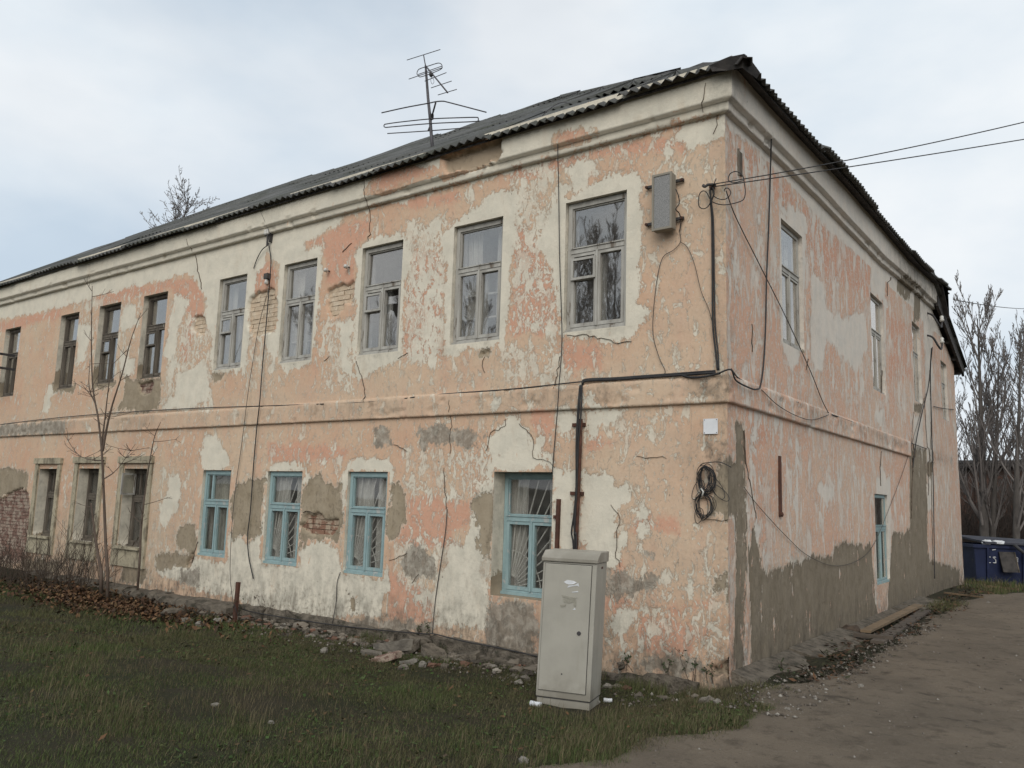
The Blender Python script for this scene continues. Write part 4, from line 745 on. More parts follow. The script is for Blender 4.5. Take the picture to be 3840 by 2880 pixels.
# rooms behind the glass
MB().box((-19.5, 3.0, -0.3), (-3.2, 3.1, 6.3)).build('inner_wall', M['room'], HOUSE)
MB().box((-3.2, 3.1, -0.3), (-3.1, 15.2, 6.3)).build('inner_wall', M['room'], HOUSE)
for x in (-15.8, -12.0, -9.8, -6.0, -4.2): MB().box((x - .05, 0.4, 2.95), (x + .05, 3.0, 6.3)).build('inner_wall', M['room'], HOUSE)
for x in (-15.8, -9.9, -4.0): MB().box((x - .05, 0.4, -0.3), (x + .05, 3.0, 2.65)).build('inner_wall', M['room'], HOUSE)
MB().box((-19.5, 0.35, 2.65), (-0.4, 3.0, 2.95)).box((-3.1, 3.0, 2.65), (-0.4, 15.1, 2.95)).build('inner_floor', M['room'], HOUSE)
MB().box((-19.5, 0.1, 6.3), (-0.1, 12.3, 6.36)).build('attic_floor', M['room'], HOUSE)
MB().box((-19.6, 0.02, -0.4), (-19.5, 12.4, 6.4)).build('wall', M['room'], HOUSE)
MB().box((-19.6, 15.3, -0.9), (-0.05, 15.4, 5.3)).build('wall', M['room'], HOUSE)
# ------------------------------------------------------------------ roof
SL = 0.655; EY = -0.25; EZ = 6.185; RY = 6.4
ROOF = MB().box((-19.7, RY - .09, EZ + SL * (RY - EY) - .22), (-6.6, RY + .09, EZ + SL * (RY - EY) - .02)).build('roof', M['wood_dark'], HOUSE); ROOF['label'] = 'low hipped roof of grey corrugated fibre cement sheets'
def sheet_pts(n=7, per=4, Wd=1.0, Ln=1.75, th=0.007):
    k = n * per; s = np.linspace(0, 1, k + 1); h = 0.024 * np.sin(s * n * 2 * math.pi)
    top = [np.stack([s * Wd, np.full(k + 1, t), h], 1) for t in (0, Ln)]; bot = [q - np.array([0, 0, th]) for q in top]
    V = np.concatenate([top[0], top[1], bot[0], bot[1]]); m = k + 1
    F = [(i, i + 1, m + i + 1, m + i) for i in range(k)] + [(2 * m + i + 1, 2 * m + i, 3 * m + i, 3 * m + i + 1) for i in range(k)] + [(2 * m + i, 2 * m + i + 1, i + 1, i) for i in range(k)] + [(m + i, m + i + 1, 3 * m + i + 1, 3 * m + i) for i in range(k)]
    F += [(0, m, 3 * m, 2 * m), (k, 2 * m + k, 3 * m + k, m + k)]
    return V, F
SV, SF = sheet_pts(); ca = 1 / math.sqrt(1 + SL * SL); sa = SL * ca
sheet_me = bpy.data.meshes.new('corrugated_sheet'); sheet_me.from_pydata([tuple(v) for v in SV], [], SF); sheet_me.materials.append(M['roof']); sheet_me.polygons.foreach_set('use_smooth', np.ones(len(SF), bool))
rs = np.random.default_rng(4); PIT = 1.6 * ca
for r in range(5):
    y0 = EY + r * PIT
    for i in range(22):
        x0 = -19.9 + i * 0.985 + rs.uniform(-.015, .015); lift = 0.012 * r + 0.006 * (i % 2) + rs.uniform(-.008, .010) + (0.035 * math.sin(i * 1.7) if r == 0 else .02 * math.sin(i * 1.1 + r)) * 0.6
        xh = -y0 + 0.05
        if x0 > xh: continue
        ang = math.atan(SL) + rs.uniform(-.010, .012); yy = y0 + rs.uniform(-.04, .03)
        if x0 + 1.0 < xh - PIT - .1:
            o = link('corrugated_sheet', sheet_me, (x0, yy, EZ + SL * (yy - EY) + .05 + lift), ROOF); o.rotation_euler = (ang, rs.uniform(-.006, .006), rs.uniform(-.012, .012))
        else:
            V = np.stack([x0 + SV[:, 0], yy + SV[:, 1] * ca - SV[:, 2] * sa, EZ + SL * (yy - EY) + .05 + lift + SV[:, 1] * sa + SV[:, 2] * ca], 1)
            V[:, 0] = np.minimum(V[:, 0], -V[:, 1] + 0.07); mk('corrugated_sheet', V, SF, M['roof'], ROOF, smooth=True)
for r in range(2):
    x0 = 0.33 - r * PIT
    for i in range(15):
        y0 = -0.28 + i * 0.985; lift = 0.012 * r + 0.006 * (i % 2) + rs.uniform(-.008, .012); dx = rs.uniform(-.04, .05)
        if y0 > 13.2: continue
        Yp = y0 + SV[:, 0]; V = np.stack([x0 + dx - SV[:, 1] * ca + SV[:, 2] * sa, Yp, EZ + (sez(Yp) - EZ) * np.clip(1 - (r * PIT + SV[:, 1] * ca) / 1.2, 0, 1) + SL * (0.33 - x0) + .05 + lift + SV[:, 1] * sa + SV[:, 2] * ca], 1)
        V[:, 1] = np.maximum(V[:, 1], -V[:, 0] + 0.05); 
        if V[:, 1].max() - V[:, 1].min() < .05: continue
        mk('corrugated_sheet', V, SF, M['roof'], ROOF, smooth=True)
# decking under the sheets
ya = np.array([EY + .05, RY, 13.2]); RZ = EZ + SL * (RY - EY)
def quadslab(P, th=0.03): 
    P = np.array(P, float); Q = P - np.array([0, 0, th]); n = len(P)
    return np.vstack([P, Q]), [tuple(range(n)), tuple(range(2 * n - 1, n - 1, -1))] + [(i, n + i, n + (i + 1) % n, (i + 1) % n) for i in range(n)]
hx = 0.31 - (RY - EY)
dk = MB(); dk.add(*quadslab([(-19.8, EY + .08, EZ + .06), (0.25, EY + .08, EZ + .06), (hx, RY, RZ - .03), (-19.8, RY, RZ - .03)]))
ys = np.linspace(EY + .05, 13.15, 18)
for p, q in zip(ys[:-1], ys[1:]):
    def up(y): d = min(y - EY, RY - EY) if y < RY else max(13.2 - y, 0.0); return (0.31 - d, y, EZ + SL * d - .02)
    def md(y): d = min(1.2, up(y)[0] * -1 + 0.31); return (0.31 - d, y, EZ + SL * d + .0)
    dk.add(*quadslab([md(p), md(q), up(q), up(p)])); dk.add(*quadslab([(0.26, p, sez(p) + .055), (0.26, q, sez(q) + .055), md(q), md(p)]))
dk.add(*quadslab([(-19.8, RY, RZ - .03), (hx, RY, RZ - .03), (0.28, 13.2, 6.8), (-19.8, 13.2, 6.4)]))
dk.build('roof_deck', M['wood_dark'], HOUSE)
# crumpled hip cap
hp = []
for t in np.linspace(-0.05, 6.6, 24):
    x, y = 0.31 - t, EY + t; z = EZ + SL * t + .075 + 0.012 * math.sin(t * 9); w = 0.10 + .02 * math.sin(t * 5)
    hp += [(x - w, y - w * .2, z - .06), (x - w * .4, y - w * .3, z + .0), (x + .01, y - .01, z + .02), (x + w * .3, y + w * .4, z - .0), (x + w * .2, y + w, z - .085)]
hp = np.array(hp) + rs.normal(0, .009, (len(hp), 3)); hf = [(i * 5 + j, i * 5 + j + 1, i * 5 + j + 6, i * 5 + j + 5) for i in range(23) for j in range(4)]
o = mk('hip_cap', hp, hf, M['wood_dark'], ROOF); sm = o.modifiers.new('t', 'SOLIDIFY'); sm.thickness = 0.012
# corner apron of bent tin hanging at the eave corner
V = np.array([(-0.06, EY - .03, EZ + .08), (0.15, EY - .05, EZ + .10), (0.33, EY - .05, EZ + .08), (0.35, EY + .12, EZ + .07), (0.35, EY + .36, EZ + .06), (-0.03, EY - .02, EZ + .01), (0.14, EY + .0, EZ - .02), (0.29, EY + .0, EZ - .04), (0.30, EY + .13, EZ - .03), (0.32, EY + .34, EZ - .01)])
o = mk('eave_corner_tin', V, [(0, 5, 6, 1), (1, 6, 7, 2), (2, 7, 8, 3), (3, 8, 9, 4)], M['wood_dark'], ROOF); sm = o.modifiers.new('t', 'SOLIDIFY'); sm.thickness = 0.006
# lower roof over the rear part
LR = MB().add(*quadslab([(0.16, 12.35, 6.56), (0.16, 16.1, 5.39), (-8, 16.1, 5.39), (-8, 12.35, 6.56)], 0.05)).build('lower_roof', M['wood_dark'], HOUSE); LR['label'] = 'dark lean-to roof sloping down over the rear part'
ang = math.atan2(-1.17, 3.75)
for r in range(3):
    for i in range(4):
        V = np.stack([0.22 - i * .985 - SV[:, 0], 16.2 - r * 1.5 - SV[:, 1] * math.cos(ang), 5.42 + r * 1.5 * .312 + SV[:, 1] * -math.sin(ang) + SV[:, 2] + .03 + .012 * r], 1)
        V = V[:, :]; mk('corrugated_sheet', V, [f[::-1] for f in SF], M['roof'], LR, smooth=True)
MB().hexa([(x, y, z) for x in (0.10, 0.155) for y, z in ((12.35, 6.32), (12.35, 6.508), (16.0, 5.20), (16.0, 5.368))]).build('verge_board', M['wood_dark'], HOUSE)
for y in (13.2, 14.1, 15.0, 15.8): MB().box((-.3, y - .04, 6.30 - .312 * (y - 12.35)), (0.098, y + .04, 6.40 - .312 * (y - 12.35))).build('rafter_end', M['wood_dark'], HOUSE)
# ------------------------------------------------------------------ plinth blocks and pavement at the foot of the walls
rp = np.random.default_rng(12)
def blob(c, s, n=5, seed=0, jit=0.22, flat=1.0):
    """an irregular stone: low-poly convex lump"""
    r = np.random.default_rng(seed); V = []; F = []; k = 7
    for j, ph in enumerate(np.linspace(-1.2, 1.2, 4)):
        for i in range(k):
            t = 2 * math.pi * i / k + j * .3; q = np.array([math.cos(t) * math.cos(ph), math.sin(t) * math.cos(ph), math.sin(ph) * flat]); V.append(q * (1 + r.uniform(-jit, jit)))
    V = np.array(V); V = np.sign(V) * np.abs(V) ** 0.75
    F = [(j * k + i, j * k + (i + 1) % k, (j + 1) * k + (i + 1) % k, (j + 1) * k + i) for j in range(3) for i in range(k)] + [tuple(range(k))[::-1], tuple(3 * k + i for i in range(k))]
    return V * np.asarray(s) + np.asarray(c), F
PL = empty('plinth', (-6, -.06, -.4)); PL.parent = HOUSE; PL.location = Vector((0, -3.06, -.4)); PL['label'] = 'broken concrete and stone plinth along the front wall'
x = -14.6
while x < -0.35:
    wd = rp.uniform(0.5, 1.15); top = -0.085 + rp.uniform(-.035, .03) - (0.0 if x < -2 else 0.02); dp = rp.uniform(.05, .13) if x > -8.2 else rp.uniform(.22, .34)
    n = 6; V = []; 
    for a in np.linspace(x + .006, min(x + wd, -0.3) - .006, n):
        j = rp.uniform(-.028, .028, 5); V += [(a, 0.05, top + .01), (a, -dp * .55 + j[0], top + j[1]), (a, -dp + j[2], top - .035 + j[3]), (a, -dp - .02 + j[4], -.5), (a, 0.05, -.5)]
    F = [(i * 5 + q, i * 5 + (q + 1) % 5, (i + 1) * 5 + (q + 1) % 5, (i + 1) * 5 + q) for i in range(n - 1) for q in range(5)] + [(0, 1, 2, 3, 4)[::-1], tuple((n - 1) * 5 + q for q in range(5))]
    mk('plinth_block', V, F, M['concrete'], PL); x += wd
SP = empty('side_pavement', (0.4, 4, -.1)); SP.parent = HOUSE; SP.location = Vector((6.4, 1, -.1)); SP['label'] = 'broken concrete strip along the side wall'
y = 0.05
while y < 9.5:
    ln = rp.uniform(.7, 1.3); wv = rp.uniform(.3, .5); z0 = rp.uniform(.0, .03); tl = rp.uniform(-.02, .02)
    P = [(0.0, y + .01, z0 + .03), (wv + rp.uniform(-.08, .08), y + .01 + rp.uniform(-.05, .1), z0 - .04 + tl), (wv + rp.uniform(-.1, .08), y + ln * .5, z0 - .05), (wv + rp.uniform(-.1, .08), y + ln - .015, z0 - .05 - tl), (0.0, y + ln - .015, z0 + .03)]
    mk('concrete_slab', *quadslab([p[::1] for p in P][::1], .16), M['concrete'], SP); y += ln
# ------------------------------------------------------------------ things on the walls
def fp(x, y, off=0.02): return on_front(x * DK, y * DK, off)
def sp(x, y, off=0.02): return on_side(x * DK, y * DK, off)
def belt(p): return p
def cable(name, pts, r, label, mat='cable', cat='cable', group=None, n=6, sub=5):
    return tag(MB().tube(smoothpath(pts, n), r, sub).build(name, M[mat], None, True), label, cat, group)
BO = 0.085   # standing off the belt course
cable('wall_cable', [fp(-60, 925, .03), fp(100, 905, .03), fp(250, 892, .03), fp(420, 882, .03), fp(600, 876, .03), fp(800, 868, .03), fp(950, 852, .03), fp(1100, 841, .03), fp(1205, 830, .03), fp(1262, 824, .04)], 0.008, 'thin black cable running along the top of the belt course', n=8)
for i, (dz, r) in enumerate(((0, .016), (.022, .013), (.04, .010))):
    P = [fp(1258, 832, .03 + .01 * i), fp(1266, 823, .035), fp(1330, 820, .035), fp(1400, 815, .035), fp(1460, 811, .035)] + ([fp(1500, 808, .035), fp(1545, 805, .05)] if i != 1 else [fp(1490, 817, .05), fp(1520, 816, .07), fp(1556, 808, .06)])
    P = [p + np.array([0, 0, dz * .5]) for p in P]
    cable('cable_run', P, r, ['thick lowest cable of the bundle on the belt course near the corner', 'cable sagging out of the bundle on the belt course near the corner', 'thin upper cable of the bundle on the belt course near the corner'][i])
cable('roof_wire', [fp(1204, 252, .10), fp(1205, 330, .11), fp(1207, 420, .05), fp(1209, 560, .04), fp(1214, 720, .04), fp(1211, 790, .04), fp(1208, 826, .085), fp(1204, 890, .085), fp(1200, 935, .04), fp(1193, 1022, .03)], 0.006, 'thin black wire hanging from the eaves past the big corner window')
pipe = empty('conduit_pipe', fp(1245, 1180, .06), 'rusty brown conduit pipe running down behind the utility cabinet', 'pipe')
MB().tube([fp(1254, 905, .055), fp(1251, 1000, .055), fp(1247, 1100, .055), fp(1243, 1200, .055), fp(1241, 1290, .055), fp(1239, 1375, .055)], 0.026, 8).build('tube', M['rust'], pipe, True)
for yy, xx in ((918, 1252), (1066, 1248)):
    c = fp(xx, yy, 0); MB(FR).box((c[0] - .085, c[2] - .02, .0), (c[0] + .085, c[2] + .02, .028)).build('bracket', M['rust'], pipe)
for i, dx in enumerate((-.03, -.012, .02)):
    P = [fp(1256, 832, .06), fp(1254, 870, .09), fp(1252, 905, .085), fp(1248, 960, .085), fp(1246, 1050, .085), fp(1241, 1110 + 20 * i, .09), fp(1243 - 6 * (i == 0), 1150, .085), fp(1243, 1185, .08), fp(1240, 1300, .08)]
    P = [p + np.array([dx * (.6 + .4 * math.sin(j)), -.004 * i, 0]) for j, p in enumerate(P)]
    cable('drop_cable', P, .010, ['leftmost black cable strapped to the rusty conduit', 'middle black cable strapped to the rusty conduit', 'rightmost black cable strapped to the rusty conduit'][i])
bar = empty('rusty_bar', fp(1207, 1180, .03), 'short rusty flat bar with a stub fixed beside the lower corner window', 'bar')
c = fp(1209, 1078, 0); e = fp(1205, 1190, 0)
MB(FR).hexa([(c[0] - .02, c[2], .0), (c[0] - .02, c[2], .04), (e[0] - .02, e[2], .0), (e[0] - .02, e[2], .04), (c[0] + .02, c[2], .0), (c[0] + .02, c[2], .04), (e[0] + .02, e[2], .0), (e[0] + .02, e[2], .04)]).build('flat_bar', M['rust'], bar)
q = fp(1205, 1117, 0); MB(FR).box((q[0] - .045, q[2] - .02, .0), (q[0] - .012, q[2] + .02, .03)).build('stub', M['rust'], bar)
# loudspeaker
spk = empty('loudspeaker', fp(1432, 500, .1), 'grey mesh fronted loudspeaker box on two rails beside the corner window', 'loudspeaker')
x0, x1, z0, z1 = -0.772, -0.540, 4.60, 5.235
body = MB(FR).box((x0, z0, .055), (x1, z1, .165)).build('body', M['iron'], spk); bv = body.modifiers.new('b', 'BEVEL'); bv.width = .012; bv.segments = 2
t_ = NT('speaker_shell'); body.data.materials[0] = t_.done(t_.mix(t_.noise(t_.objc(), 6), (.26, .235, .19), (.20, .18, .145)), .7)
t_ = NT('speaker_mesh'); wv_ = t_.math('SINE', t_.math('MULTIPLY', t_.n('ShaderNodeSeparateXYZ').outputs[0], 1.0)); o_ = t_.objc(); ck = t_.vor(o_, 110)
MESHM = t_.done(t_.mix(t_.step(ck, .2, .5), (.10, .10, .098), (.25, .245, .235)), .6, t_.bump(ck, .002), .2)
MB(FR).box((x0 + .022, z0 + .025, .163), (x1 - .022, z1 - .025, .171)).build('grille', MESHM, spk)
fr_ = MB(FR); fr_.box((x0 - .002, z0 - .002, .155), (x0 + .02, z1 + .002, .178)).box((x1 - .02, z0 - .002, .155), (x1 + .002, z1 + .002, .178)).box((x0 + .02, z0 - .002, .155), (x1 - .02, z0 + .022, .178)).box((x0 + .02, z1 - .022, .155), (x1 - .02, z1 + .002, .178)); fr_.build('rim', body.data.materials[0], spk)
for zz in (5.17, 4.735):
    MB(FR).box((-.915, zz - .014, .02), (-.46, zz + .014, .05)).build('rail', M['iron'], spk)
    for xx in (-.905, -.48): MB(FR).lathe([(.01, 0), (.01, .06), (.018, .06), (.018, .068)], (xx, zz, -.01), (0, 0, 1), 6).build('bolt', M['rust'], spk)
MB().tube(smoothpath([fp(1460, 408, .16), fp(1466, 425, .13), fp(1467, 440, .1), fp(1460, 452, .14), fp(1468, 462, .06), fp(1471, 480, .03), fp(1468, 500, .02)]), .006, 5).build('lead', M['cable'], spk, True)
cable('speaker_wire', [fp(1468, 498, .02), fp(1470, 522, .02), fp(1455, 540, .02), fp(1432, 556, .02), fp(1420, 600, .02), fp(1411, 680, .02), fp(1412, 730, .02), fp(1425, 775, .02), fp(1437, 803, .02), fp(1425, 815, .05)], .004, 'thin wire dropping from the loudspeaker to the belt course', 'cable_grey')
cable('speaker_wire', [fp(1470, 522, .02), fp(1485, 535, .02), fp(1500, 570, .02), fp(1515, 630, .02), fp(1530, 665, .02), fp(1540, 700, .02)], .0035, 'faint thin wire slanting from the loudspeaker to the corner cables', 'cable_grey')
# white plate, coil
c = fp(1537, 921, 0); pl_ = empty('wall_plate', (c[0], -.01, c[2] - .1), 'blank white square plate screwed to the wall by the corner', 'plate')
a_, b_ = fp(1520, 905, .01), fp(1551, 937, .01)
MB(FR).box((a_[0], b_[2], .012), (b_[0], a_[2], .017)).build('sheet', M['plate'], pl_)
for sx in (a_[0] + .012, b_[0] - .012):
    for sz_ in (a_[2] - .012, b_[2] + .012): MB(FR).lathe([(.005, 0), (.005, .003)], (sx, sz_, .0165), (0, 0, 1), 6).build('screw', M['iron'], pl_)
coil = empty('cable_coil', fp(1525, 1120, .03), 'figure of eight coil of black cable hung on the wall near the corner', 'cable coil')
c1, c2 = fp(1527, 1035, .03), fp(1522, 1090, .03); rc = np.random.default_rng(9); mid = (c1 + c2) / 2
def loop(c, rx, rz, n=26, tilt=0.0, d=.03):
    P = []
    for t in np.linspace(0, 2 * math.pi, n):
        u, v = rx * math.cos(t), rz * math.sin(t); P.append((c[0] + u * math.cos(tilt) - v * math.sin(tilt), -d - .012 * math.sin(2 * t + c[0] * 9), c[2] + u * math.sin(tilt) + v * math.cos(tilt)))
    return P
for i in range(13):
    MB().tube(loop(c1 + rc.normal(0, .010, 3), .080 + rc.uniform(-.040, .03), .130 + rc.uniform(-.025, .02), tilt=rc.normal(0, .14), d=.022 + .005 * i), .0036, 5).build('turn', M['cable'], coil, True)
for i in range(9):
    MB().tube(loop(c2 + rc.normal(0, .012, 3) + np.array([0, 0, -.02]), .078 + rc.uniform(-.045, .035), .118 + rc.uniform(-.02, .02), tilt=rc.normal(0, .22), d=.022 + .005 * i), .0034, 5).build('turn', M['cable'], coil, True)
for i, (dx, dz, rx, rz, ti) in enumerate(((.13, -.13, .045, .13, .9), (.10, -.08, .05, .14, .6), (-.10, -.11, .05, .11, -.5), (-.09, -.37, .045, .08, -.2))):
    MB().tube(loop(c1 + np.array([dx, 0, dz]), rx, rz, tilt=ti, d=.03), .0034, 5).build('turn', M['cable'], coil, True)
MB().tube(smoothpath([c1 + np.array([-.06, -.03, .14]), c1 + np.array([.0, -.05, .16]), c1 + np.array([.15, -.03, .17]), c1 + np.array([.27, -.03, .12])]), .005, 5).build('tail', M['cable'], coil, True)
MB().tube([mid + np.array([-.02, -.07, .03]), mid + np.array([.01, -.085, .0]), mid + np.array([-.01, -.07, -.05])], .009, 5).build('tie', M['ceramic'], coil, True)
# corner hub and cables
hub = empty('cable_anchor', fp(1532, 402, .05), 'dark iron hook and clamp holding the overhead wires at the corner', 'anchor')
MB().tube(smoothpath([fp(1520, 400, .10), fp(1519, 402, .13), fp(1523, 403, .13), fp(1530, 399, .12), fp(1541, 399, .10), fp(1545, 400, .02)]), .014, 6).build('hook', M['iron'], hub, True)
MB().tube(smoothpath([fp(1541, 400, .10), fp(1544, 393, .10), fp(1547, 386, .09)]), .006, 5).build('tail', M['iron'], hub, True)
MB(FR).box((-.16, 5.00, -.02), (-.12, 5.05, .06)).build('bracket', M['rust'], hub)
def hubc(u, v, off): return on_front(2560 + u * .18083, 600 + v * .18083, off)
cable('loose_loop', [hubc(580, 870, .06), hubc(520, 970, .06), hubc(430, 1010, .06), hubc(340, 960, .06), hubc(330, 800, .06), hubc(360, 690, .06), hubc(430, 640, .06), hubc(500, 680, .06), hubc(560, 800, .06), hubc(590, 870, .05)], .0055, 'loose cable loop left of the corner hook')
cable('loose_loop', [hubc(600, 860, .08), hubc(720, 910, .10), hubc(880, 930, .14), hubc(1100, 890, .16), hubc(1260, 820, .16), hubc(1300, 660, .16), hubc(1280, 480, .16), hubc(1250, 340, .16), hubc(1170, 260, .16), hubc(1080, 240, .15), hubc(980, 290, .15), hubc(945, 400, .14), hubc(990, 450, .15), hubc(1070, 470, .16), hubc(1260, 430, .18)], .0055, 'large loose cable loop right of the corner hook')
cable('loose_loop', [hubc(650, 750, .08), hubc(730, 800, .08), hubc(850, 820, .10), hubc(950, 770, .12), hubc(995, 680, .12), hubc(970, 610, .12), hubc(920, 580, .12), hubc(870, 610, .1), hubc(865, 650, .1)], .005, 'small loose cable loop below the corner hook')
cable('corner_drop', [hubc(640, 520, .09), hubc(570, 620, .08), hubc(580, 760, .06), hubc(580, 880, .05), fp(1538, 480, .03), fp(1539, 600, .03), fp(1540, 700, .03), fp(1546, 760, .03), fp(1550, 800, .06)], .010, 'black cable dropping from the corner hook to the belt course, left strand')
cable('corner_drop', [hubc(620, 560, .09), hubc(650, 700, .08), hubc(600, 880, .06), fp(1541, 480, .035), fp(1543, 600, .035), fp(1545, 700, .035), fp(1551, 760, .035), fp(1553, 800, .06)], .009, 'black cable dropping from the corner hook to the belt course, right strand')
cable('side_cable', [fp(1553, 806, .08), np.array([.07, -.07, 3.02]), sp(1590, 822, .07), sp(1620, 838, .08), sp(1635, 841, .08), sp(1643, 832, .05), sp(1650, 780, .03), sp(1654, 700, .03), sp(1656, 600, .03), sp(1661, 480, .03), sp(1664, 380, .03), sp(1667, 275, .12)], .0095, 'black cable looping from the corner up the side wall to the eaves')
cable('side_cable', [np.array([.07, -.06, 3.03]), sp(1600, 820, .03), sp(1650, 840, .03), sp(1720, 868, .03), sp(1790, 893, .03), sp(1860, 918, .03), sp(1930, 943, .03), sp(2003, 970, .03)], .008, 'dark cable along the top of the side belt course')
cable('side_wire', [hubc(900, 640, .10), sp(1590, 470, .03), sp(1640, 570, .03), sp(1700, 690, .03), sp(1750, 800, .03), sp(1776, 865, .03), sp(1790, 892, .05)], .006, 'wire slanting down the side wall past the first window', 'cable_grey')
cable('side_wire', [sp(1645, 842, .05), sp(1680, 875, .07), sp(1720, 898, .07), sp(1755, 907, .07), sp(1790, 896, .06)], .005, 'thin wire sagging below the side belt course', 'cable_grey')
cable('side_wire', [sp(1607, 1052, .02), sp(1640, 1095, .02), sp(1700, 1160, .02), sp(1745, 1200, .02), sp(1800, 1222, .02), sp(1850, 1212, .02), sp(1885, 1180, .02), sp(1920, 1100, .02), sp(1960, 990, .02), sp(2000, 850, .02)], .004, 'thin wire drooping across the lower side wall', 'cable_grey')
sb = empty('iron_strap', sp(1683, 1115, .02), 'rusty iron strap fixed upright on the side wall', 'strap')
c = sp(1682, 985, 0); e = sp(1684, 1115, 0); MB(SI).box((c[1] - .03, e[2], -.01), (c[1] + .03, c[2], .022)).build('flat_bar', M['rust'], sb); MB(SI).lathe([(.03, 0), (.03, .035), (.01, .045)], (c[1], e[2] + .02, 0), (0, 0, 1), 7).build('bolt', M['rust'], sb)
sl_ = empty('wall_slot', sp(1598, 355, .0), 'small dark vent slot high on the side wall', 'vent'); c = sp(1598, 338, 0)
MB(SI).box((c[1] - .05, c[2] - .22, -.03), (c[1] + .05, c[2] + .05, .012)).build('opening', M['crack'], sl_); MB(SI).box((c[1] - .062, c[2] - .24, -.01), (c[1] - .05, c[2] + .07, .018)).build('edge', M['stone'], sl_)
# side insulators on curled hooks
for (ix, iy, lb) in ((2012, 695, 'upper curled iron hook with white insulator on the side wall'), (2012, 742, 'lower curled iron hook with white insulator on the side wall')):
    o = empty('hook_insulator', sp(ix, iy, .05), lb, 'insulator', 'hook insulators on the side wall'); c = sp(ix, iy, 0.0); u, z = c[1], c[2]
    MB(SI).tube(smoothpath([(u - .5, z + .10, .0), (u - .42, z + .05, .10), (u - .32, z - .12, .18), (u - .08, z - .16, .2), (u + .08, z - .05, .2), (u + .10, z + .06, .2)]), .022, 6).build('hook', M['iron'], o, True)
    MB(SI).lathe([(.035, 0), (.05, .04), (.035, .07), (.045, .11), (.02, .14)], (u + .10, z, .2), (0, 1, 0), 10).build('insulator', M['ceramic'], o, True)
for i, (pts, lb) in enumerate((([sp(2014, 750, .15), sp(2010, 800, .05), sp(2012, 900, .04), sp(2016, 1050, .04), sp(2018, 1180, .04), sp(2019, 1250, .04)], 'dark wire running down the far end of the side wall'), ([sp(2012, 752, .15), sp(2006, 830, .05), sp(1990, 900, .04), sp(1978, 960, .04), sp(1972, 1010, .04)], 'thin wire slanting from the hook insulator'), ([sp(2017, 878, .03), sp(2035, 882, .03), sp(2060, 885, .03)], 'short wire at the far end of the side wall'))):
    cable('side_drop_wire', pts, .010, lb)
# front service bracket and insulators
ib = empty('service_bracket', fp(583, 520, .05), 'iron bracket with two white insulators under the cornice', 'bracket')
c = fp(585, 512, 0); MB(FR).tube([(c[0], c[2] - .16, .06), (c[0], c[2] + .10, .06)], .016, 6).tube([(c[0] - .07, c[2] + .02, .06), (c[0] + .06, c[2] + .02, .06)], .012, 6).box((c[0] + .02, c[2] - .1, -.01), (c[0] + .05, c[2] + .1, .05)).build('frame', M['iron'], ib)
for dx in (-.06, .0): MB(FR).lathe([(.024, 0), (.034, .03), (.022, .055), (.03, .085), (.012, .10)], (c[0] + dx, c[2] + .02, .06), (0, 1, 0), 9).build('insulator', M['ceramic'], ib, True)
jb = empty('junction_box', fp(581, 600, .03), 'small grey junction box on the service cable', 'junction box'); c = fp(581, 600, 0)
MB(FR).box((c[0] - .05, c[2] - .03, .0), (c[0] + .05, c[2] + .06, .07)).build('body', M['cable_grey'], jb); MB(FR).lathe([(.03, 0), (.035, .03), (.02, .08)], (c[0] - .01, c[2] - .11, .035), (0, 1, 0), 8).build('gland', M['ceramic'], jb)
cable('service_cable', [fp(580, 525, .06), fp(585, 560, .04), fp(583, 600, .075), fp(581, 625, .03), fp(575, 700, .05), fp(566, 800, .05), fp(561, 868, .09), fp(555, 920, .06), fp(548, 1000, .04), fp(541, 1100, .04), fp(535, 1155, .04), fp(537, 1200, .04), fp(547, 1250, .03)], .009, 'black service cable hanging down between the blue windows')
cable('service_wire', [fp(579, 630, .03), fp(560, 700, .03), fp(543, 800, .04), fp(533, 870, .09), fp(522, 960, .04), fp(508, 1060, .04), fp(500, 1150, .05), fp(497, 1240, .2), fp(503, 1300, .45)], .005, 'thin wire slanting down to the short rusty post', 'cable_grey')
cable('service_wire', [fp(578, 530, .06), fp(566, 540, .05), fp(555, 560, .03), fp(548, 580, .02)], .008, 'short curved cable end beside the service bracket')
cable('service_wire', [fp(583, 505, .08), fp(572, 478, .12), fp(562, 455, .12)], .004, 'faint wire rising from the service bracket to the eaves', 'cable_grey')
for ix, iy, lb in ((712, 586, 'left of two small white wall insulators above the fallen plaster'), (755, 578, 'right of two small white wall insulators above the fallen plaster')):
    o = empty('wall_insulator', fp(ix, iy, .02), lb, 'insulator', 'pair of wall insulators'); c = fp(ix, iy, 0)
    MB(FR).lathe([(.012, 0), (.012, .05)], (c[0], c[2], 0), (0, 0, 1), 6).build('pin', M['iron'], o); MB(FR).lathe([(.026, 0), (.036, .012), (.026, .03), (.034, .045), (.014, .06)], (c[0], c[2], .045), (0, 0, 1), 9).build('insulator', M['ceramic'], o, True)
br = empty('wall_bracket', fp(5, 780, .1), 'pair of dark iron arms jutting out at the left edge', 'bracket')
for yy in (768, 798):
    c = fp(30, yy, 0); MB(FR).box((c[0] - .05, c[2] - .025, -.02), (c[0] - .005, c[2] + .025, .75)).build('arm', M['iron'], br)
cable('base_cable', [fp(510, 1310, .5), fp(530, 1318, .3), fp(560, 1325, .14), fp(620, 1335, .12), fp(720, 1350, .12), fp(820, 1361, .12), fp(915, 1369, .12), fp(940, 1370, .12), fp(1000, 1385, .11), fp(1080, 1400, .1), fp(1160, 1418, .1)], .008, 'black cable lying along the top of the plinth')
cable('wall_wire', [fp(966, 1100, .02), fp(962, 1150, .02), fp(950, 1230, .02), fp(940, 1300, .02), fp(934, 1368, .08)], .006, 'dark wire running down the salmon patch', 'cable_grey')
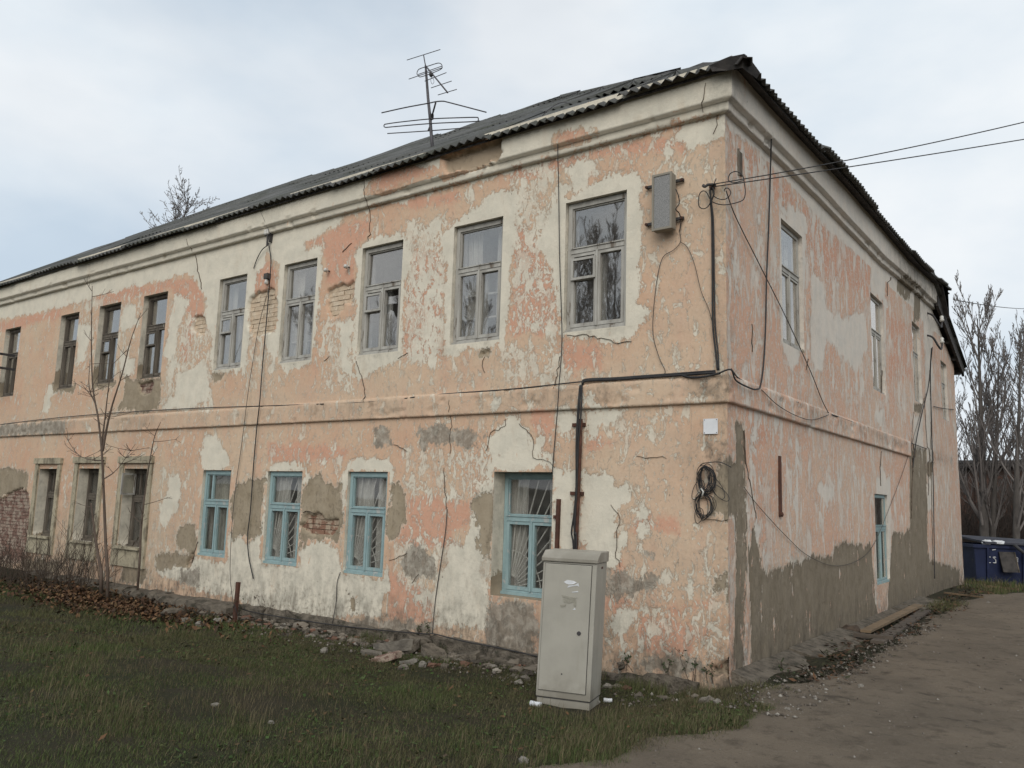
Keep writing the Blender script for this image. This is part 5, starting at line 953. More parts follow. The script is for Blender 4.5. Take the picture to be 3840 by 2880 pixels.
cable('wall_wire', [fp(735, 1236, .02), fp(728, 1260, .02), fp(726, 1300, .02), fp(718, 1345, .08)], .006, 'short dark wire below the third blue window', 'cable_grey')
# overhead wires
def over(end_px, dist, start, sag, r, lb):
    d = ray(end_px[0] * DK, end_px[1] * DK); e = CAM + d * dist; e2 = start + (e - start) * 2.2; P = [start + (e2 - start) * t - np.array([0, 0, sag * 4 * t * (1 - t)]) for t in np.linspace(0, 1, 28)]
    return tag(MB().tube(P, r, 5).build('overhead_wire', M['cable'], None, True), lb, 'wire', 'overhead wires')
st_ = on_front(1540 * DK, 398 * DK, .12)
over((2212, 235), 9.2, st_, .16, .0065, 'upper overhead wire stretching to the right from the corner hook')
over((2212, 292), 9.2, st_ + np.array([.02, 0, -.03]), .05, .0065, 'lower overhead wire stretching to the right from the corner hook')
P = [np.array([0.3, 13.6, 6.72])]; d = ray(2212 * DK, 661 * DK); e = CAM + d * 34; P = [P[0] + (e - P[0]) * t * 1.6 - np.array([0, 0, .5 * t * (1 - t)]) for t in np.linspace(0, 1, 16)]
tag(MB().tube(P, .012, 5).build('overhead_wire', M['cable_grey'], None, True), 'faint wire leading from the rear eave into the trees', 'wire')
# ------------------------------------------------------------------ television antenna
def pa(x, y, Yd=0.0): return on_front((1400 + x * .24108), (150 + y * .24108), -AY - Yd)
AY = 1.25
roofz = lambda y: EZ + SL * (y - EY)
base = pa(905, 1530); ant = empty('television_antenna', base, 'thin rooftop television antenna with looped dipoles', 'antenna')
mt_ = M['antenna']
MB().tube([pa(930, 1800), pa(905, 1530), pa(880, 1200), pa(850, 900), pa(828, 600), pa(812, 400)], [.028, .028, .026, .024, .022, .018], 7).build('mast', mt_, ant, True)
MB().tube([pa(812, 400), pa(800, 340), pa(782, 235)], .009, 6).build('upper_stem', mt_, ant, True)
MB().tube([pa(812, 400, 0), pa(870, 470, -.05), pa(1157, 820, -.3)], .012, 6).build('boom', mt_, ant, True)
def el(a, b, r=.0065, Y=0.0): MB().tube([pa(*a, Y), pa(*b, Y)], r, 5).build('element', mt_, ant, True)
el((522, 312), (1040, 148)); el((552, 608), (1075, 430), Y=-.06); el((800, 640), (1135, 507), Y=-.12); el((898, 745), (1218, 638), Y=-.2); el((1005, 855), (1297, 768), Y=-.3); el((700, 535), (1070, 405), Y=-.03)
MB().tube(smoothpath([pa(*q, -.08) for q in ((705, 555), (680, 530), (690, 480), (730, 445), (870, 400), (1000, 360), (1050, 370), (1070, 410), (1050, 455), (900, 520), (760, 568), (715, 572), (690, 545))]), .007, 5).build('folded_dipole', mt_, ant, True)
MB(WW).lathe([(.02, 0), (.035, .02), (.035, .06), (.01, .07)], pa(898, 570, -.1), (0, 0, 1), 8).build('balun', M['iron'], ant)
MB().tube(smoothpath([pa(*q, -.1) for q in ((905, 575), (893, 630), (915, 685), (942, 660), (935, 610), (912, 580))]), .004, 4).build('lead_loop', mt_, ant, True)
MB().tube(smoothpath([pa(*q, -.2) for q in ((130, 1132), (500, 1050), (850, 985), (970, 960), (1080, 952), (1160, 968), (1400, 1030), (1757, 1124))]), .010, 6).build('bent_reflector', mt_, ant, True)
MB().tube([pa(905, 1210), pa(970, 975, -.2)], .014, 6).build('strut', mt_, ant, True)
MB().tube(smoothpath([pa(*q, -.02) for q in ((180, 1310), (165, 1330), (185, 1358), (300, 1350), (880, 1300), (1580, 1268), (1628, 1250), (1630, 1215), (1590, 1203), (1300, 1210), (880, 1228), (400, 1278), (180, 1310))], 4), .009, 6).build('folded_dipole', mt_, ant, True)
el((220, 1455), (850, 1415), .009); el((850, 1415), (1500, 1362), .009)
MB().tube([pa(912, 1190), pa(885, 1330), pa(850, 1420)], .013, 6).lathe([(.035, 0), (.035, .08)], pa(905, 1230), (0, 0, 1), 8).build('clamp', M['iron'], ant)
# bent wire end and loose edge on the roof
tag(MB().tube(smoothpath([np.array([-2.55, .18, roofz(.18) + .06]), np.array([-2.45, .2, roofz(.2) + .14]), np.array([-2.3, .25, roofz(.25) + .19]), np.array([-2.18, .3, roofz(.3) + .14])]), .006, 5).build('bent_wire', M['antenna'], None, True), 'small bent wire arching above the roof slope', 'wire')
# ------------------------------------------------------------------ utility cabinet
gz = float(ground_z(-0.9, -1.5)); A_ = np.array([-1.19, -1.60]); B__ = np.array([-0.74, -1.485]); ux = (B__ - A_) / np.linalg.norm(B__ - A_); uy = np.array([-ux[1], ux[0]])
CW, CDp = 0.51, 0.34; Hc = 1.405; lean = 0.042
def cabt(p):
    p = np.asarray(p, float); h = p[..., 2]; u = p[..., 0] + lean * h; v = p[..., 1] - 0.012 * h
    return np.stack([A_[0] + ux[0] * u + uy[0] * v, A_[1] + ux[1] * u + uy[1] * v, gz - .05 + h + .0 * u], -1)
cab = empty('utility_cabinet', (A_[0] + .25, A_[1] + .2, gz), 'tall leaning beige metal utility cabinet standing on the lawn', 'cabinet')
def cb(name, a, b, mat='cabinet', bev=.006, parent=None):
    o = MB(cabt).box(a, b).build(name, M[mat], parent or cab)
    if bev: q = o.modifiers.new('b', 'BEVEL'); q.width = bev; q.segments = 2
    return o
cb('base', (.008, .012, 0), (CW - .008, CDp - .01, .115)); cb('body', (0, 0, .118), (CW, CDp, Hc - .09), bev=.008)
cb('seam', (.004, .004, .112), (CW - .004, CDp - .004, .120), 'cable', 0)
dr = cb('door', (.026, -.014, .18), (CW - .045, .006, Hc - .11), bev=.004)
cb('door_gap', (.0215, -.002, .1755), (CW - .0405, .004, Hc - .1055), 'cable', 0)
MB(cabt).lathe([(.019, 0), (.019, .006), (.012, .008)], (CW - .13, -.014, .70), (0, -1, 0), 12).build('lock', M['iron'], dr); MB(cabt).lathe([(.007, 0), (.007, .003)], (.24, -.014, .335), (0, -1, 0), 8).build('rivet', M['iron'], dr)
cb('nameplate', (CW - .001, .15, Hc - .145), (CW + .002, .20, Hc - .125), 'rust', 0)
cp_ = MB(cabt); e = .012; hh = Hc - .088
cp_.add([(-e, -e - .01, hh), (CW + e, -e - .01, hh), (CW + e, CDp + e, hh), (-e, CDp + e, hh), (-e, -e - .01, hh + .035), (CW + e, -e - .01, hh + .035), (CW + e, CDp + e, hh + .095), (-e, CDp + e, hh + .095), (-e, .07, hh + .095), (CW + e, .07, hh + .095)],
        [(0, 3, 2, 1), (0, 1, 5, 4), (4, 5, 9, 8), (8, 9, 6, 7), (1, 2, 6, 9, 5), (0, 4, 8, 7, 3), (2, 3, 7, 6)]); o = cp_.build('canopy', M['cabinet'], cab); q = o.modifiers.new('b', 'BEVEL'); q.width = .006; q.segments = 2
def scrap(pts, mat, name='torn_label', d=-.0155):
    P = np.array([(u, d, h) for u, h in pts]); P[:, 1] -= RNG.uniform(0, .004, len(P)); mk(name, cabt(np.vstack([P, P + np.array([0, .0015, 0])])), [tuple(range(len(P)))[::-1], tuple(range(len(P), 2 * len(P)))] + [(i, len(P) + i, len(P) + (i + 1) % len(P), (i + 1) % len(P))[::-1] for i in range(len(P))], M[mat], dr)
GU = lambda gx_, gy_: ((gx_ - 520) / (905 - 520) * (CW - .072) + .026 if False else (gx_ - 500 - (gy_ - 300) * -.045) / 395 * (CW - .07) + .026, Hc - .11 - (gy_ - 310) / (1455 - 310) * (Hc - .29) - 0.0)
scrap([GU(660, 470), GU(690, 450), GU(740, 455), GU(770, 468), GU(740, 485), GU(700, 490), GU(680, 482)], 'paper'); scrap([GU(700, 500), GU(750, 492), GU(784, 470), GU(790, 505), GU(775, 495), GU(730, 505), GU(690, 520)], 'paper')
scrap([GU(725, 555), GU(780, 543), GU(785, 553), GU(735, 560)], 'paper'); scrap([GU(735, 715), GU(755, 696), GU(762, 712)], 'paper'); scrap([GU(835, 500), GU(850, 500), GU(838, 550), GU(815, 552), GU(832, 545)], 'seal_grey') if 'seal_grey' in M else None
M['smudge'] = basic('glue_smudge', (0.235, 0.22, 0.18), (0.29, 0.275, 0.225), 30, .8)
for pts in (((640, 590), (720, 600), (780, 605), (720, 620), (650, 615)), ((650, 625), (760, 610), (770, 640), (700, 665), (660, 655)), ((630, 680), (680, 672), (675, 695), (635, 700)), ((740, 640), (768, 640), (764, 690), (745, 680))): scrap([GU(*p) for p in pts], 'smudge', 'glue_mark')
# short rusty post
po = empty('short_post', (-7.07, -.62, -.25), 'short rusty steel post standing at the foot of the wall', 'post')
MB().hexa([(-7.07 + dx + .02 * (z > 0), -.62 + dy, z) for dx in (-.03, .03) for dy in (-.02, .02) for z in (-.30, .36)]).build('upright', M['rust'], po)
MB().tube([(-7.09, -.645, .0), (-7.06, -.65, .05), (-7.03, -.645, .0), (-7.0, -.6, -.15)], .006, 5).build('wire_tie', M['cable'], po)
# ------------------------------------------------------------------ rubble, litter, planks
def gpt(x, y, dz=0.0):
    p = on_ground(x * DK, y * DK, -0.1)
    for _ in range(6): p = on_ground(x * DK, y * DK, float(ground_z(p[0], p[1])))
    return p + np.array([0, 0, dz])
STN = 0
def stone(x, y, s, label, mat='stone', name='stone', cat='stone', group='rubble stones at the foot of the wall', rot=0.0, sink=.25):
    global STN; STN += 1
    p = gpt(x, y); V, F = blob((0, 0, 0), np.asarray(s) * .85, seed=STN, jit=.34); c_, s_ = math.cos(rot), math.sin(rot)
    V = np.stack([V[:, 0] * c_ - V[:, 1] * s_, V[:, 0] * s_ + V[:, 1] * c_, V[:, 2]], 1); V += p + np.array([0, 0, s[2] * (.45 - sink)])
    return tag(mk(name, V, F, M[mat]), label, cat, group)
def slab(x, y, w, l, h, rot, tilt, label, mat='stone', name='broken_slab', cat='slab', z=0.0, group='rubble stones at the foot of the wall'):
    global STN; STN += 1; r = np.random.default_rng(STN); n = 9; h = h * .62; tilt = tilt * 1.8
    pts = [(w * math.cos(2 * math.pi * i / n) * r.uniform(.62, 1.15), l * math.sin(2 * math.pi * i / n) * r.uniform(.62, 1.15)) for i in range(n)]
    P = np.array([(u, v, h + tilt * u + r.uniform(-.02, .02)) for u, v in pts]); V, F = quadslab(P, h * 1.3); c_, s_ = math.cos(rot), math.sin(rot)
    V = np.stack([V[:, 0] * c_ - V[:, 1] * s_, V[:, 0] * s_ + V[:, 1] * c_, V[:, 2]], 1) + gpt(x, y) + np.array([0, 0, z]); return tag(mk(name, V, F, M[mat]), label, cat, group)
slab(852, 1408, .30, .16, .16, .1, .15, 'long pale slab leaning on the rubble heap', 'stone', z=.02); slab(905, 1404, .17, .15, .20, .3, -.1, 'grey upright lump in the middle of the rubble heap', 'concrete', z=.02); slab(965, 1402, .26, .12, .15, 0, .08, 'flat pale slab on the right of the rubble heap', 'stone', z=.03)
slab(825, 1428, .20, .12, .08, .5, .2, 'reddish broken block at the left foot of the rubble heap', 'brick_old', z=.0); slab(940, 1418, .2, .15, .12, -.2, -.2, 'dark slab under the pale slab of the rubble heap', 'concrete'); slab(880, 1432, .14, .10, .05, .2, .1, 'small pale flat stone in front of the rubble heap', 'stone_pale'); slab(1000, 1425, .22, .12, .10, .3, .1, 'half buried slab right of the rubble heap', 'concrete')
slab(890, 1412, .12, .1, .1, .9, .3, 'tilted grey shard in the rubble heap', 'concrete', z=.06); slab(800, 1415, .16, .1, .05, .1, .0, 'flat stone at the left end of the rubble heap', 'stone'); slab(1050, 1428, .3, .1, .06, -.1, .05, 'low long kerb stone beside the lawn', 'concrete'); slab(975, 1398, .07, .06, .05, .4, 0, 'small yellowish stone on top of the rubble heap', 'plank_new', z=.2)
for i, (x, y, s, m, lb) in enumerate(((700, 1410, (.06, .05, .05), 'stone_pale', 'white stone left of the rubble heap by the lawn edge'), (912, 1440, (.06, .05, .05), 'stone_pale', 'pale cube like stone at the lawn edge'), (870, 1445, (.08, .06, .04), 'stone', 'grey stone at the lawn edge'), (960, 1442, (.09, .05, .04), 'concrete', 'flat grey stone at the lawn edge right of the pale one'), (1135, 1470, (.07, .05, .05), 'stone', 'stone lying left of the utility cabinet'), (1120, 1478, (.05, .05, .04), 'stone_pale', 'small pale stone left of the utility cabinet'),
    (1525, 1518, (.10, .05, .05), 'stone', 'grey stone on the grass below the corner'), (1550, 1520, (.05, .04, .035), 'stone_pale', 'small pale stone on the grass below the corner'), (1130, 1648, (.055, .04, .035), 'stone_pale', 'round white stone at the bottom edge of the lawn'), (465, 1525, (.04, .03, .025), 'stone_pale', 'pale pebble in the lower left lawn'), (585, 1562, (.03, .025, .02), 'stone_pale', 'tiny pale pebble in the lower left lawn'), (1700, 1535, (.035, .03, .025), 'stone_pale', 'white pebble on the dirt road below the corner'),
    (1860, 1485, (.04, .035, .03), 'stone_pale', 'pale pebble on the dirt road edge'), (430, 1352, (.10, .07, .06), 'stone_pale', 'white stone near the short post'), (400, 1345, (.12, .07, .06), 'stone', 'grey stone near the short post'), (470, 1345, (.08, .06, .06), 'stone_pale', 'pale lump right beside the short post'), (370, 1330, (.35, .16, .10), 'concrete', 'low concrete lump at the foot of the wall left of the post'), (280, 1240, (.10, .05, .12), 'stone_pale', 'pale stone behind the sapling'),
    (1880, 1330, (.10, .06, .03), 'stone', 'flat grey stone beside the side wall'), (1990, 1283, (.12, .08, .03), 'stone_pale', 'pale flat tile by the far end of the side wall'), (2135, 1303, (.11, .05, .025), 'stone_pale', 'white flat stone on the road near the far end'), (1345, 1440, (.10, .07, .06), 'concrete', 'mossy lump right behind the utility cabinet'), (1400, 1475, (.10, .06, .04), 'stone', 'stone right of the utility cabinet'))):
    stone(x, y, s, lb, m, rot=i * .7)
# paper rolls of litter
def roll(x, y, r, l, rot, lb, mat='paper'):
    p = gpt(x, y, r * .9); d = np.array([math.cos(rot), math.sin(rot), 0]); P = [p - d * l / 2, p - d * l * .45, p + d * l * .1, p + d * l * .48, p + d * l / 2]
    tag(MB().tube(P, [r * .7, r, r * .85, r, r * .6], 8).build('litter', M[mat], None, True), lb, 'litter')
roll(1157, 1527, .026, .11, .1, 'crumpled white paper beside the base of the utility cabinet'); roll(1313, 1518, .022, .08, .5, 'white scrap right of the utility cabinet base')
def plank(x0, y0, x1, y1, w, h, lb, mat='plank', lift=0.0):
    a = gpt(x0, y0, lift + .01); b = gpt(x1, y1, lift + .01); d = b - a; n = np.array([-d[1], d[0], 0]); n /= np.linalg.norm(n); V = []
    for p in (a, b):
        for s in (-w / 2, w / 2):
            for z in (0, h): V.append(p + n * s + np.array([0, 0, z]))
    V = np.array(V) + RNG.uniform(-.004, .004, (8, 3)); tag(MB().hexa(V).build('plank', M[mat], None), lb, 'plank', 'boards dumped along the side wall')
plank(1870, 1378, 1985, 1318, .13, .03, 'pale split board leaning along the side wall', 'plank_new', .06); plank(1895, 1392, 2000, 1322, .16, .03, 'grey weathered board beside the pale one', 'plank', .0); plank(1845, 1380, 1930, 1388, .06, .05, 'short brown batten lying across the road edge', 'plank', .02)
plank(2128, 1262, 2230, 1268, .25, .06, 'grey board on the grass near the blue container', 'plank'); plank(2132, 1270, 2200, 1277, .06, .05, 'pale thin board near the blue container', 'plank_new'); plank(2040, 1283, 2125, 1293, .04, .03, 'thin pale stick on the grass at the road end', 'plank_new')
stone(1840, 1368, (.15, .12, .10), 'round mossy stump at the foot of the side wall', 'weed', 'stump', 'stump', None)
# ------------------------------------------------------------------ container, shed and yard behind
bx_, by_ = 0.78, 17.25; bz = float(ground_z(bx_, by_)); Wd, Dp, Hh = 2.6, 1.3, 1.10
cont = empty('waste_container', (bx_ + .6, by_, bz), 'dark blue steel waste container with its lid askew behind the house', 'container')
rz_ = math.radians(36)
def ct(p):
    p = np.asarray(p, float); c_, s_ = math.cos(rz_), math.sin(rz_); x, y = p[..., 0], p[..., 1]
    return np.stack([bx_ - .75 + x * c_ - y * s_, by_ + x * s_ + y * c_, bz + p[..., 2]], -1)
b = MB(ct); tp = .08; b.add([(tp, tp, 0), (Wd - tp, tp, 0), (Wd - tp, Dp - tp, 0), (tp, Dp - tp, 0), (0, 0, Hh), (Wd, 0, Hh), (Wd, Dp, Hh), (0, Dp, Hh)], [(3, 2, 1, 0), (0, 1, 5, 4), (1, 2, 6, 5), (2, 3, 7, 6), (3, 0, 4, 7)]).build('tub', M['bin_blue'], cont)
rim = MB(ct); rim.box((-.04, -.04, Hh - .09), (Wd + .04, .03, Hh)).box((-.04, Dp - .03, Hh - .09), (Wd + .04, Dp + .04, Hh)).box((-.04, .03, Hh - .09), (.03, Dp - .03, Hh)).box((Wd - .03, .03, Hh - .09), (Wd + .04, Dp - .03, Hh)); rim.build('rim', M['bin_blue'], cont)
b = MB(ct); b.add([(.25, -.1, Hh + .03), (Wd - .1, -.16, Hh - .02), (Wd + .1, Dp, Hh + .06), (.1, Dp - .05, Hh + .16), (.25, -.1, Hh + .08), (Wd - .1, -.16, Hh + .03), (Wd + .1, Dp, Hh + .11), (.1, Dp - .05, Hh + .21)], [(3, 2, 1, 0), (4, 5, 6, 7), (0, 1, 5, 4), (1, 2, 6, 5), (2, 3, 7, 6), (3, 0, 4, 7)]).build('lid', M['bin_lid'], cont)
for fx in (.35, 1.3, 2.25): MB(ct).hexa([(fx + a, y, z) for a in (-.03, .03) for y, z in ((tp - .05, .05), (-.045, Hh - .09), (tp, .05), (0.0, Hh - .09))]).build('rib', M['bin_blue'], cont)
for fx in (.3, 2.3): 
    for fy in (.25, 1.05): MB(ct).lathe([(.09, -.03), (.09, .03)], (fx, fy, .04), (1, 0, 0), 10).build('wheel', M['iron'], cont)
def letter(strokes, u, v, s):
    m = MB(ct)
    for st in strokes:
        for (a0, b0), (a1, b1) in zip(st[:-1], st[1:]):
            f = lambda uu, vv: (uu, tp * (1 - vv / Hh) - .012, vv); m.tube([f(u + a0 * s, v + b0 * s), f(u + a1 * s, v + b1 * s)], .013, 4)
    m.build('painted_letter', M['white_paint'], cont)
letter([[(.6, 0), (0, 0), (0, 1), (.6, 1)]], 0.34, .62, .15); letter([[(.5, 1), (0, 1), (.5, .5), (.5, 0), (0, 0)]], 0.50, .62, .15); letter([[(0, 1), (.5, .8), (.45, .1), (0, 0)]], 1.08, .64, .16)
letter([[(0, 0), (0, 1)], [(0, .5), (.5, 1)], [(0, .5), (.5, 0)]], 1.40, .62, .16); letter([[(.6, 0), (0, 0), (0, 1), (.6, 1)], [(0, .5), (.5, .5)]], 1.42, .82, .15); letter([[(0, .9), (.6, 1)]], 0.48, .82, .15)
bd_ = empty('leaning_board', ct(np.array([.85, -.12, 0.05])), 'dark square board leaning against the blue container', 'board'); MB(ct).hexa([(0.64 + a, y, z) for a in (0, .40) for y, z in ((-.20, .40), (-.03, .92), (-.16, .40), (.0, .92))]).build('panel', M['wood_dark'], bd_); MB(ct).hexa([(1.04 + a, y, z) for a in (0, .025) for y, z in ((-.215, .40), (-.045, .92), (-.16, .40), (.0, .92))]).build('edge_strip', M['concrete'], bd_)
tag(MB(ct).tube(smoothpath([(.95, -.2, Hh + .02), (1.2, -.25, .9), (1.6, -.3, .65), (2.1, -.35, .4)]), .045, 6).build('dark_pole', M['tarp'], None, True), 'dark pole slanting across the front of the blue container', 'pole')
for i, (u, v, s, lb) in enumerate(((.35, .0, .11, 'crumpled pale rag on the container rim'), (.62, -.08, .09, 'white rag hanging at the container rim'))):
    V, F = blob(ct(np.array([u, v, Hh + .06])), (s * 1.5, s, s * .6), seed=70 + i, jit=.4); tag(mk('rag', V, F, M['paper']), lb, 'rag')
V, F = blob(gpt(2205, 1245) + np.array([.15, 0, .12]), (.55, .18, .17), seed=81, jit=.15); bag = tag(mk('plastic_bag', V, F, M['green_bag'], smooth=True), 'green and turquoise plastic bag lying on the grass by the container', 'bag')
p = gpt(2172, 1244); V, F = blob(p + np.array([-.02, 0, .10]), (.12, .09, .12), seed=82, jit=.35); mk('bag_neck', V, F, M['paper'], bag)
shed = empty('dark_shed', (4, 40, -.6), 'long low dark brick shed with flat roof behind the trees', 'shed')
sx0, sx1, sy = -9.0, 26.0, 33.0; sz = 3.95
t_ = NT('shed_brick'); p_ = t_.pos(); M['shed'] = t_.done(t_.mix(t_.step(t_.noise(p_, .5, 5), .4, .6), t_.mix(t_.step(t_.noise(p_, 6, 5), .4, .7), (.055, .035, .028), (.10, .05, .035)), (.04, .034, .03)), .95)
MB().box((sx0, sy, -.9), (sx1, sy + 6, sz - .25)).build('wall', M['shed'], shed); MB().box((sx0 - .3, sy - .45, sz - .25), (sx1 + .3, sy + 6.3, sz)).build('roof', M['wood_dark'], shed); MB().box((sx0 - .32, sy - .48, sz - .12), (sx1 + .32, sy - .46, sz - .02)).build('fascia', M['iron'], shed)
for x in np.arange(sx0 + .4, sx1, 3.5): MB().box((x - .15, sy - .12, -.9), (x + .15, sy - .002, sz - .26)).build('pilaster', M['shed'], shed)
# ------------------------------------------------------------------ bare trees
def branches(start, dir0, length, r0, levels, rr, spread, nchild, up=0.25, wig=0.10, ratio=0.55, segs=6, out=None, lvl=0, minr=.006, tmin=.22):
    if out is None: out = []
    P = [np.asarray(start, float)]; d = np.asarray(dir0, float); d /= np.linalg.norm(d); st = length / segs
    for i in range(segs):
        d = d + rr.normal(0, wig * (.35 if lvl == 0 else 1), 3) + np.array([0, 0, up * .12]); d /= np.linalg.norm(d); P.append(P[-1] + d * st)
    P = np.array(P); R_ = np.linspace(r0, max(r0 * (.08 if lvl == 0 else .25), minr), len(P)); out.append((lvl, P, R_))
    if lvl < levels:
        n = nchild[lvl]
        for k in range(n):
            t = rr.uniform(.18 if lvl else tmin, .98); i = min(int(t * segs), segs - 1); q = P[i] + (P[i + 1] - P[i]) * (t * segs - i); dd = P[i + 1] - P[i]; dd /= np.linalg.norm(dd)
            a = rr.normal(0, 1, 3); a -= dd * np.dot(a, dd); a /= np.linalg.norm(a) + 1e-9; sp_ = spread[lvl] * rr.uniform(.7, 1.3); nd = dd * math.cos(sp_) + a * math.sin(sp_)
            branches(q, nd, length * ratio * rr.uniform(.6, 1.15) * (1.15 - .6 * t), max(R_[i] * (.34 if lvl == 0 else .5), minr), levels, rr, spread, nchild, up, wig, ratio, max(3, segs - 1), out, lvl + 1, minr)
    return out
def tubes_np(paths, k):
    VV, FF, n = [], [], 0; a = np.arange(k) * 2 * math.pi / k
    for _, P, R_ in paths:
        T = np.gradient(P, axis=0); T /= np.linalg.norm(T, axis=1, keepdims=True) + 1e-9; ref = np.array([.31, .87, .38]); N = np.cross(T, ref); N /= np.linalg.norm(N, axis=1, keepdims=True) + 1e-9; B = np.cross(T, N)
        V = P[:, None, :] + R_[:, None, None] * (np.cos(a)[None, :, None] * N[:, None, :] + np.sin(a)[None, :, None] * B[:, None, :]); m = len(P); VV.append(V.reshape(-1, 3))
        i, j = np.meshgrid(np.arange(m - 1), np.arange(k), indexing='ij'); j2 = (j + 1) % k; FF.append(np.stack([i * k + j, i * k + j2, (i + 1) * k + j2, (i + 1) * k + j], -1).reshape(-1, 4) + n); n += m * k
    return np.concatenate(VV), np.concatenate(FF)
def tree(name, base, h, r, seed, label, levels=3, nchild=(26, 9, 5), spread=(.5, .55, .6), up=.9, ratio=.42, wig=.05, minr=.007, stems=1, tmin=.22, lean=(0, 0), group=None, mats=('bark', 'twig'), cat='tree'):
    rr = np.random.default_rng(seed); root = empty(name, base, label, cat, group); allp = []
    for s in range(stems):
        d = np.array([lean[0] + rr.normal(0, .10) * (s > 0), lean[1] + rr.normal(0, .10) * (s > 0), 1.0]); allp += branches(np.array(base) + np.array([rr.normal(0, .12) * (s > 0), rr.normal(0, .12) * (s > 0), -.15]), d, h * (1 if s == 0 else rr.uniform(.75, .95)), r * (1 if s == 0 else .7), levels, rr, spread, nchild, up, wig, ratio, 9, minr=minr, tmin=tmin)
    tr = [p for p in allp if p[0] == 0]; cr_ = [p for p in allp if p[0] > 0]
    V, F = tubes_np(tr, 8); mk('trunk', V, F, M[mats[0]], root, smooth=True); thick = [p for p in cr_ if p[0] == 1]; thin = [p for p in cr_ if p[0] > 1]
    V1, F1 = tubes_np(thick, 5); 
    if thin: V2, F2 = tubes_np(thin, 3); V1, F1 = np.vstack([V1, V2]), np.vstack([F1, F2 + len(V1)])
    mk('crown', V1, F1, M[mats[1]], root); return root
def far(x, y, D, z=None):
    d = ray(x * DK, y * DK); d = d / np.hypot(d[0], d[1]); p = CAM + d * D; p[2] = float(ground_z(p[0], p[1])) if z is None else z; return p
GT = 'bare trees behind the house'
tree('bare_tree', far(2122, 1100, 29), 8.5, .17, 5, 'tall dense bare tree beside the end of the house', nchild=(32, 9, 6), spread=(.45, .45, .5), ratio=.36, stems=2, group=GT)
tree('bare_tree', far(2185, 1100, 28), 7.6, .13, 6, 'bare tree with forked trunk at the right edge', nchild=(20, 8, 6), spread=(.5, .5, .5), ratio=.42, lean=(.02, .02), group=GT)
tree('bare_tree', far(2068, 1100, 31), 6.6, .09, 8, 'slender bare tree half hidden by the house end', nchild=(18, 7, 4), ratio=.42, group=GT)
tree('bare_tree', far(2235, 1100, 30), 7.8, .14, 9, 'bare tree cut off by the right picture edge', nchild=(18, 8, 5), ratio=.45, group=GT)
q = far(296, 700, 42, 0.0); tree('bare_tree', (q[0], q[1], 0), 16.1, .2, 14, 'bare tree crown showing above the roof at the left', nchild=(90, 14, 9), spread=(.95, .75, .8), up=.3, ratio=.20, wig=.09, minr=.008, tmin=.68)
# trees and a house front opposite, behind the camera, mirrored in the glass
for i, (x, y, h, lb) in enumerate(((-10.2, -15.5, 9.6, 'bare tree across the yard, nearest'), (-13.0, -17, 10.2, 'bare tree across the yard, second'), (-17, -16, 8.5, 'bare tree across the yard, third'), (-22, -18, 9.5, 'bare tree across the yard, fourth'), (-29, -18, 9.5, 'bare tree across the yard, far left'), (-5, -20, 9, 'bare tree across the yard, behind the lawn'), (9, -17, 10, 'bare tree across the yard, right'), (20, -1, 11, 'bare tree across the road'), (22, 14, 10, 'bare tree farther along the road'))):
    tree('yard_tree', (x, y, 0), h, .2, 30 + i, lb, levels=3, nchild=(24, 9, 5), spread=(.5, .55, .6), ratio=.45, minr=.012, group='bare trees across the yard')
# brush thicket in front of the shed
rb = np.random.default_rng(33)
def thicket(name, xr, yr, n, h, mat, label, twigs=6, r=.010, lean=.25):
    ps = []
    for i in range(n):
        x, y = rb.uniform(*xr), rb.uniform(*yr); z = float(ground_z(x, y)); hh = h * rb.uniform(.5, 1.1); d = np.array([rb.normal(0, lean), rb.normal(0, lean), 1.0])
        ps += branches((x, y, z - .05), d, hh, r, 1, rb, (.6,), (twigs,), .3, .12, .5, 5, minr=r * .45)
    V, F = tubes_np(ps, 3); return tag(mk(name, V, F, M[mat]), label, 'brush', kind='stuff')
thicket('brush_thicket', (-3.5, 12), (22.0, 32.5), 1100, 3.0, 'brush', 'dense brown brush growing in front of the dark shed', 7, .016)
thicket('reddish_brush', (-2.5, 11), (29.5, 32.7), 360, 3.1, 'brush_red', 'reddish dead brush against the dark shed wall', 7, .015)
thicket('dead_weeds', (-15.5, -11.2), (-1.6, -.35), 150, .75, 'weed', 'tangle of dead weeds at the foot of the wall on the left', 6, .005)
thicket('dead_weeds', (-13.2, -11.0), (-.9, -.15), 40, 1.15, 'weed', 'taller dead stalks below the old windows on the left', 5, .005)
# saplings at the left
def sap(px_path, y0, r0, r1, name, label, twigs, seed, forks=()):
    rr = np.random.default_rng(seed); P = smoothpath([on_front(a * DK, b_ * DK, y0) for a, b_ in px_path], 4); root = empty(name, P[0], label, 'sapling', 'young bare saplings by the wall'); P[0][2] = float(ground_z(P[0][0], P[0][1])) - .1
    MB().tube(P, np.linspace(r0, r1, len(P)), 7).build('trunk', M['sapling'], root, True); ps = []
    for f, fr0 in forks:
        Q = smoothpath([on_front(a * DK, b_ * DK, y0) for a, b_ in f], 4); ps.append((1, Q, np.linspace(fr0, .004, len(Q))))
    for src in [P] + [p[1] for p in ps]:
        for k in range(twigs):
            i = rr.integers(len(src) // 4, len(src) - 1); d = np.array([rr.choice([-1, 1]) * rr.uniform(.5, 1), rr.normal(0, .5), rr.uniform(.0, .5)]); ps += branches(src[i], d, rr.uniform(.15, .5), .006, 1, rr, (.6,), (2,), .4, .1, .5, 4, minr=.003)
    V, F = tubes_np(ps, 4); mk('crown', V, F, M['sapling'], root)
